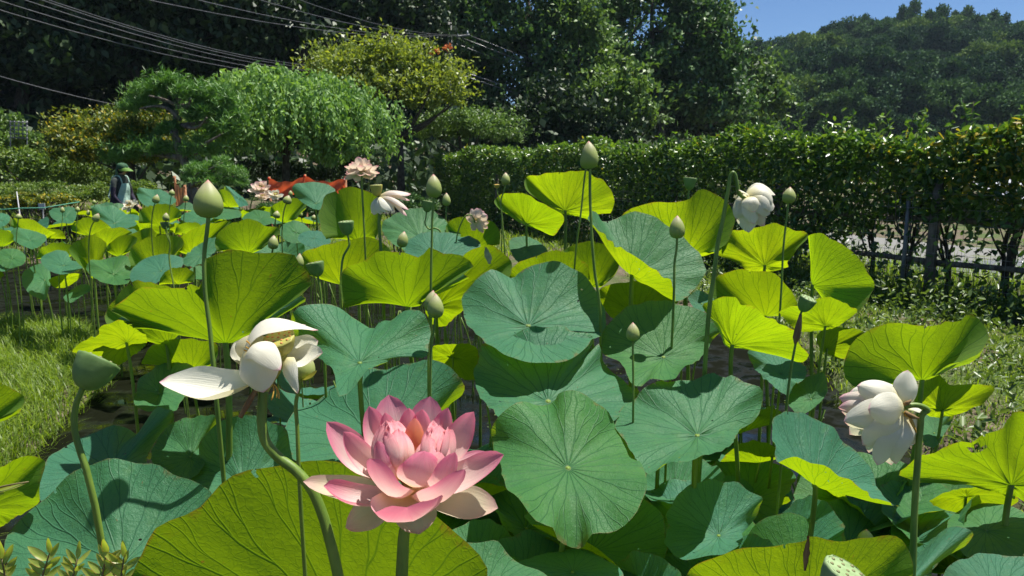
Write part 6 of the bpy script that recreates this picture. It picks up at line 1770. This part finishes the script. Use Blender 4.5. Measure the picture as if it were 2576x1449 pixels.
bloom('white_double_lotus_flower', 'white double lotus flower bent over, low before the fence', (1197, 558), 3.4, 37, (.45, .62, .35), [(1185, 541), (1172, 543), (1160, 562), (1150, 592)], 'blush', (11, 10, 8), (12, 40, 62), heart=False, seed=2)
bloom('far_pink_lotus_flower', 'pale pink lotus flower beyond the leaves, left end of the orange net', (655, 478), 9.2, 30, (.2, -.5, .8), [(640, 492), (630, 520), (628, 545)], 'blush', (8, 8, 5), (10, 35, 60), seed=3)
bloom('far_pink_lotus_flower', 'pale pink lotus flower hanging just under another one near the orange net', (660, 494), 9.3, 20, (.2, -.6, .6), [(658, 505), (655, 540)], 'blush', (8, 6), (10, 40), seed=4, heart=False)
bloom('far_white_lotus_flower', 'small white lotus flower over the dark shrub below the orange net', (694, 492), 9.0, 19, (.1, -.6, .8), [(694, 505), (693, 545)], 'white', (8, 6), (10, 45), seed=5)
bloom('far_yellow_lotus_flower', 'creamy yellow-hearted lotus flower right beside the gardener', (328, 519), 9.5, 22, (-.3, -.6, .7), [(328, 530), (330, 560)], 'white', (9, 7), (5, 40), seed=6)

# ---- white flower shedding its petals under a small pod
DS = 2.85
spath = stem_to_ground(px_path([(953, 494), (955, 530), (954, 560), (957, 610), (959, 640)], DS), 12)
sf = empty('shedding_lotus_flower', spath[-1], 'white lotus flower shedding its petals below a small green pod', 'flower')
o_ = np.array(sf.location)
tube_obj('stem', catmull(spath, 6), [.006, .0068], M['stem'], sf, o_, 8)
pod_parts(sf, P(949, 494, DS), P(947, 466, DS) + TOCAM * .008, 30 * DS / FPX, M['pod_yel'], M['pod_top'], 13, None, 7)
for i, (t, w, dz) in enumerate([((940, 541), 28, .0), ((934, 536), 24, .02), ((957, 540), 26, -.02), ((972, 536), 30, -.03), ((990, 531), 40, -.03), ((1024, 543), 24, .0), ((1028, 528), 26, -.02), ((1034, 488), 34, .01), ((1031, 504), 26, .03), ((985, 512), 40, .03)]):
    petal_obj(sf, P(952, 495, DS), P(*t, DS + dz), w * DS / FPX, norm(-UPW + np.array([-.2, .3, 0])), M['white' if i < 5 else 'blush'], bulge=.16, cup=.6, seed=i, nu=10, nv=7, obl=1.3)

# dried strip on one leaf, pale dry streak on another
def on_leaf(prefix, name, pts, wid, D, mat):
    rt_ = [o for o in COL.objects if o.get('label', '').startswith(prefix)][0]
    bl = [c for c in rt_.children if c.name.startswith('blade')][0]
    bv = BVHTree.FromPolygons([tuple(np.array(v.co) + np.array(rt_.location)) for v in bl.data.vertices], [tuple(p.vertices) for p in bl.data.polygons])
    V = []; F = []
    for k, (x, y) in enumerate(pts):
        for j, sx in enumerate((-1, -.3, .4, 1)):
            px_ = x + sx * wid * (1 - .6 * abs(2 * k / (len(pts) - 1) - 1)) + random.uniform(-1.5, 1.5)
            dr = Vector(norm(P(px_, y, 1.0) - CAMP)); h = bv.ray_cast(Vector(CAMP), dr)[0]
            q = np.array(h) if h is not None else P(px_, y, D)
            V.append(q - np.array(dr) * (.003 + .003 * (j % 2)))
    for k in range(len(pts) - 1):
        for j in range(3): F.append((4 * k + j, 4 * k + j + 1, 4 * k + 5 + j, 4 * k + 4 + j))
    link(name, mesh_np(name, np.array(V) - np.array(rt_.location), F), mat, rt_)
on_leaf('backlit lotus leaf with a dried brown fold', 'dried_fold', [(2034 - 1.2 * k, 1348 + 11 * k) for k in range(9)], 8, 1.25, M['stem_old'])
M['dry'] = mat_simple('dry_pale_tissue', (0.30, 0.32, 0.24), (0.46, 0.47, 0.38), 60, .8, .2, .5, .003)
on_leaf('backlit lotus leaf with a dry white streak', 'dry_streak', [(1222 + 1.5 * k, 622 + 6 * k) for k in range(8)], 9, 3.0, M['dry'])
# ------------------------------------------------------------------ grass, weeds, foreground sprigs, things on the water
def blades(pts, h, w, r, lean=.45):
    """3 quads per grass blade, curved"""
    n = len(pts); a = r.uniform(0, 2 * math.pi, n)
    d = np.stack([np.cos(a), np.sin(a), np.zeros(n)], 1); s = np.stack([-np.sin(a), np.cos(a), np.zeros(n)], 1)
    hh = (h * r.uniform(.45, 1.25, n))[:, None]; ww = (w * r.uniform(.7, 1.3, n))[:, None]; ln = (lean * r.uniform(.2, 1.5, n))[:, None]
    up = np.array([0, 0, 1.0]); rows = []
    for t, k in ((0, 1.0), (.4, .95), (.75, .65), (1.0, .06)):
        c = pts + up * hh * (t - .30 * t ** 3 * np.minimum(ln, 1.2)) + d * hh * ln * t ** 2
        rows += [c - s * ww * .5 * k, c + s * ww * .5 * k]
    V = np.stack(rows, 1).reshape(-1, 3); k = np.arange(n)[:, None] * 8
    F = np.stack([np.concatenate([k + 2 * i, k + 2 * i + 1, k + 2 * i + 3, k + 2 * i + 2], 1) for i in range(3)], 1).reshape(-1, 4)
    return V, F
rg = np.random.default_rng(44)
def scatter(n, x0, x1, y0, y1, cond):
    p = np.stack([rg.uniform(x0, x1, n), rg.uniform(y0, y1, n)], 1)
    p = p[cond(p[:, 0], p[:, 1])]
    return np.column_stack([p, hgt(p[:, 0], p[:, 1]) - .01])
M['grass'] = mat_foliage('grass_blades', (0.09, 0.16, 0.022), (0.19, 0.28, 0.035), (0.31, 0.39, 0.06), .45, (1.5, 1.5, .4), .45, .4, .9)
M['weed'] = mat_foliage('weed_leaves', (0.07, 0.12, 0.03), (0.12, 0.19, 0.05), (0.19, 0.26, 0.08), .3, (1.5, 1.5, .5), .4, .5, 2.0)
def side_of(x, y): return (x - HA[0]) * HN[0] + (y - HA[1]) * HN[1]
pl = scatter(150000, -7, -1.5, 2.6, 8.6, lambda x, y: (poly_sd(x, y) > .02) & (x < -1.2))
tuft = (np.sin(3.1 * pl[:, 0] + 1.3 * pl[:, 1]) + np.sin(2.2 * pl[:, 1] - 1.7 * pl[:, 0])) * .12 + 1
keep = rg.uniform(0, 1, len(pl)) < .75
V, F = blades(pl[keep], .15, .0055, rg, .8)
gz = np.repeat(tuft[keep], 8); 
V[:, 2] = V[:, 2]
g_ = link('grass', mesh_np('grass', V, F, True, None, np.repeat(rg.uniform(0, 1, keep.sum()), 3)), M['grass']); tag(g_, 'bright long grass on the left bank of the pond', 'grass', kind='stuff')
pr = scatter(60000, 1.6, 6.5, 2.2, 10.5, lambda x, y: (poly_sd(x, y) > .02) & (side_of(x, y) < 1.2) & (np.sin(2.3 * x + .7) * np.sin(1.9 * y) + .5 * np.sin(5.3 * x - 3.1 * y) > -.55))
V, F = blades(pr[:24000], .10, .007, rg, .9)
tag(link('grass', mesh_np('grass', V, F, True, None, np.repeat(rg.uniform(0, 1, min(24000, len(pr))), 3)), M['grass']), 'short patchy grass on the right bank before the fence', 'grass', kind='stuff')
pb_ = scatter(26000, -12, 2, 12.4, 20, lambda x, y: (poly_sd(x, y) > .05) & (side_of(x, y) < -.6))
V, F = blades(pb_, .16, .014, rg, .7)
tag(link('grass', mesh_np('grass', V, F, True, None, np.repeat(rg.uniform(0, .9, len(pb_)), 3)), M['grass']), 'grass of the garden lawn behind the pond', 'grass', kind='stuff')
pf = scatter(30000, -1, 14, 5, 16, lambda x, y: (side_of(x, y) > -.9) & (side_of(x, y) < 2.4))
V, F = blades(pf, .36, .010, rg, .5)
tag(link('grass', mesh_np('grass', V, F, True, None, np.repeat(rg.uniform(.1, .9, len(pf)), 3)), M['grass']), 'tall thin grass along the foot of the fence', 'grass', kind='stuff')
# leafy weeds on the right bank: rosettes of small leaves
ws = scatter(700, 1.9, 6.2, 2.6, 10, lambda x, y: (poly_sd(x, y) > .08) & (side_of(x, y) < .4))[:330]
wp_ = np.repeat(ws, 26, axis=0); wp_[:, :2] += rg.normal(size=(len(wp_), 2)) * .075; wp_[:, 2] += .02 + np.abs(rg.normal(size=len(wp_))) * .07
tag(link('weeds', cloud_mesh('weeds', wp_, .062, .026, rg, six=True, bias=(0, 0, .5), nbias=(0, 0, 1.1)), M['weed']), 'leafy weeds scattered over the right bank', 'weeds', kind='stuff')
ws = scatter(260, 2.4, 6.6, 5.5, 11, lambda x, y: (side_of(x, y) < .2) & (side_of(x, y) > -1.3))
wp_ = np.repeat(ws, 40, axis=0); wp_[:, :2] += rg.normal(size=(len(wp_), 2)) * .11; wp_[:, 2] += .02 + np.abs(rg.normal(size=len(wp_))) * .16
tag(link('undergrowth', cloud_mesh('undergrowth', wp_, .06, .032, rg, six=True, bias=(0, 0, .4), nbias=(0, 0, 1.0)), M['weed']), 'dark leafy undergrowth at the foot of the hedge and fence', 'undergrowth', kind='stuff')
# shaded bare stalks and reed stubs standing in the pond
mb = MB()
for k in range(420):
    D = rf_.uniform(2.5, 9.5); px = rf_.uniform(60 if D > 6 else 420, 2120 if D < 5 else 1250); x = (px - 1288) / FPX * D
    if poly_sd(np.array([x]), np.array([D]))[0] > -.08: continue
    if D < 5 and shaded(x, D, .45, .03) < .5: continue
    h = rf_.uniform(.25, .75) if D < 4 else rf_.uniform(.3, .9)
    mb.tube(catmull([(x, D, -.1), (x + rf_.uniform(-.04, .04), D, h * .5), (x + rf_.uniform(-.09, .09), D + rf_.uniform(-.05, .05), h)], 3), [.0055, .004], 6)
tag(mb.build('stalks', M['stem'], None, (0, 0, 0)), 'bare leaf stalks crowded in the shade over the pond water', 'stalks', kind='stuff')
# floating duckweed and fallen petals
dp = np.stack([rf_u for rf_u in (rg.uniform(-2, 2.1, 5000), rg.uniform(.8, 6.5, 5000), np.full(5000, .004))], 1)
kd = (poly_sd(dp[:, 0], dp[:, 1]) < -.02) & (np.sin(4 * dp[:, 0] + 1) * np.sin(3 * dp[:, 1]) > .25)
tag(link('duckweed', cloud_mesh('duckweed', dp[kd], .014, .012, rg, bias=(0, 0, 0), nbias=(0, 0, 60), fold=0), M['weed']), 'duckweed flecks floating on the dark water', 'duckweed', kind='stuff')
for k in range(14):
    D = rf_.uniform(1.9, 4.2); px = rf_.uniform(1150, 1950); x = (px - 1288) / FPX * D
    a = rf_.uniform(0, 6.28); L = rf_.uniform(.05, .09)
    B = np.array([x, D, .012]); T_ = B + np.array([math.cos(a) * L, math.sin(a) * L, .012])
    Vp, Fp, UVp = petal_vf(B - B, T_ - B, L * .5, (0, 0, 1), bulge=.08, cup=.4, nu=7, nv=5, seed=k)
    o = link('fallen_petal', mesh_np('fallen_petal', Vp, Fp, True, UVp), M['white'], None, B); tag(o, 'fallen pale lotus petal lying on the dark water', 'petal', 'fallen petals on the water')
# foreground sprigs at the lower left: pointed yellow-green leaflets with red rims
b = NB('sprig_leaf'); uv = b.uv(); sp_ = b.n('ShaderNodeSeparateXYZ'); b.put(sp_, 0, uv)
ev = b.math('ABSOLUTE', b.math('MULTIPLY_ADD', sp_.outputs[1], 2.0, -1.0))
c = b.mix(b.noise(5, 4, uv), (0.22, 0.33, 0.05), (0.42, 0.46, 0.09)); c = b.mix(b.math('MULTIPLY', b.math('SUBTRACT', 1.0, b.ramp01(ev, 0.0, 0.12)), .4), c, (0.45, 0.42, 0.18))
c = b.mix(b.math('MULTIPLY', b.ramp01(ev, .8, .97), .8), c, (0.42, 0.17, 0.06))
M['sprig'] = b.done(b.mixs(.45, b.pbsdf(c, .4, .5), b.transl(b.mix(1.0, c, (1.5, 1.5, .5), 'MULTIPLY'))))
M['sprig_stem'] = mat_simple('sprig_stem', (0.12, 0.10, 0.04), (0.19, 0.15, 0.06), 60, .6, .3)
SPR = [('sprig of pointed yellow-green leaflets before the large creased blue-green leaf', (95, 1500), (125, 1392), .92), ('sprig of pointed yellow-green leaflets before the large creased blue-green leaf', (175, 1500), (195, 1405), .92),
       ('sprig of pointed yellow-green leaflets before the large creased blue-green leaf', (250, 1500), (268, 1395), .90), ('sprig of red-rimmed leaflets touching the huge backlit leaf', (300, 1500), (312, 1402), .90), ('sprig of pointed yellow-green leaflets before the large creased blue-green leaf', (20, 1490), (4, 1405), .92), ('pair of yellowish pointed leaves before the strongly ribbed backlit leaf', (-60, 1250), (72, 1212), .88)]
for i, (lab, a, t, D) in enumerate(SPR):
    A = P(*a, D); T_ = P(*t, D); rr = random.Random(i)
    gb = np.array([A[0], A[1] - .05, .10]); root = empty('leaf_sprig', gb, lab, 'plant', 'foreground sprigs'); o_ = np.array(gb)
    tube_obj('stem', catmull([gb, (gb + A) / 2 + np.array([.01, 0, 0]), A, T_], 5), [.003, .0022, .0008], M['sprig_stem'], root, o_, 6)
    if i == 5:
        petal_obj(root, P(-10, 1238, D), T_, .008, (0, -.4, 1), M['sprig'], name='leaf', bulge=.03, cup=.3, obl=.9, nu=9, nv=5); petal_obj(root, P(-20, 1236, D), P(10, 1243, D), .009, (0, -.4, 1), M['sprig'], name='leaf', bulge=.03, cup=.3, obl=.9, nu=9, nv=5, seed=4); continue
    for k in range(9):
        f = .35 + .65 * (k // 2) / 4; st = A + (T_ - A) * min(1, f); sd = -1 if k % 2 else 1
        L = rr.uniform(.020, .032); ang = rr.uniform(.5, 1.0) if k < 8 else 0.1
        d = norm(RGT * sd * math.sin(ang) + UPV * math.cos(ang) + TOCAM * rr.uniform(-.5, .5))
        petal_obj(root, st, st + d * L, L * .30, norm(TOCAM + UPV * .6 + RGT * rr.uniform(-.4, .4)), M['sprig'], name='leaf', bulge=.06, cup=.35, obl=.85, nu=9, nv=5, seed=k)
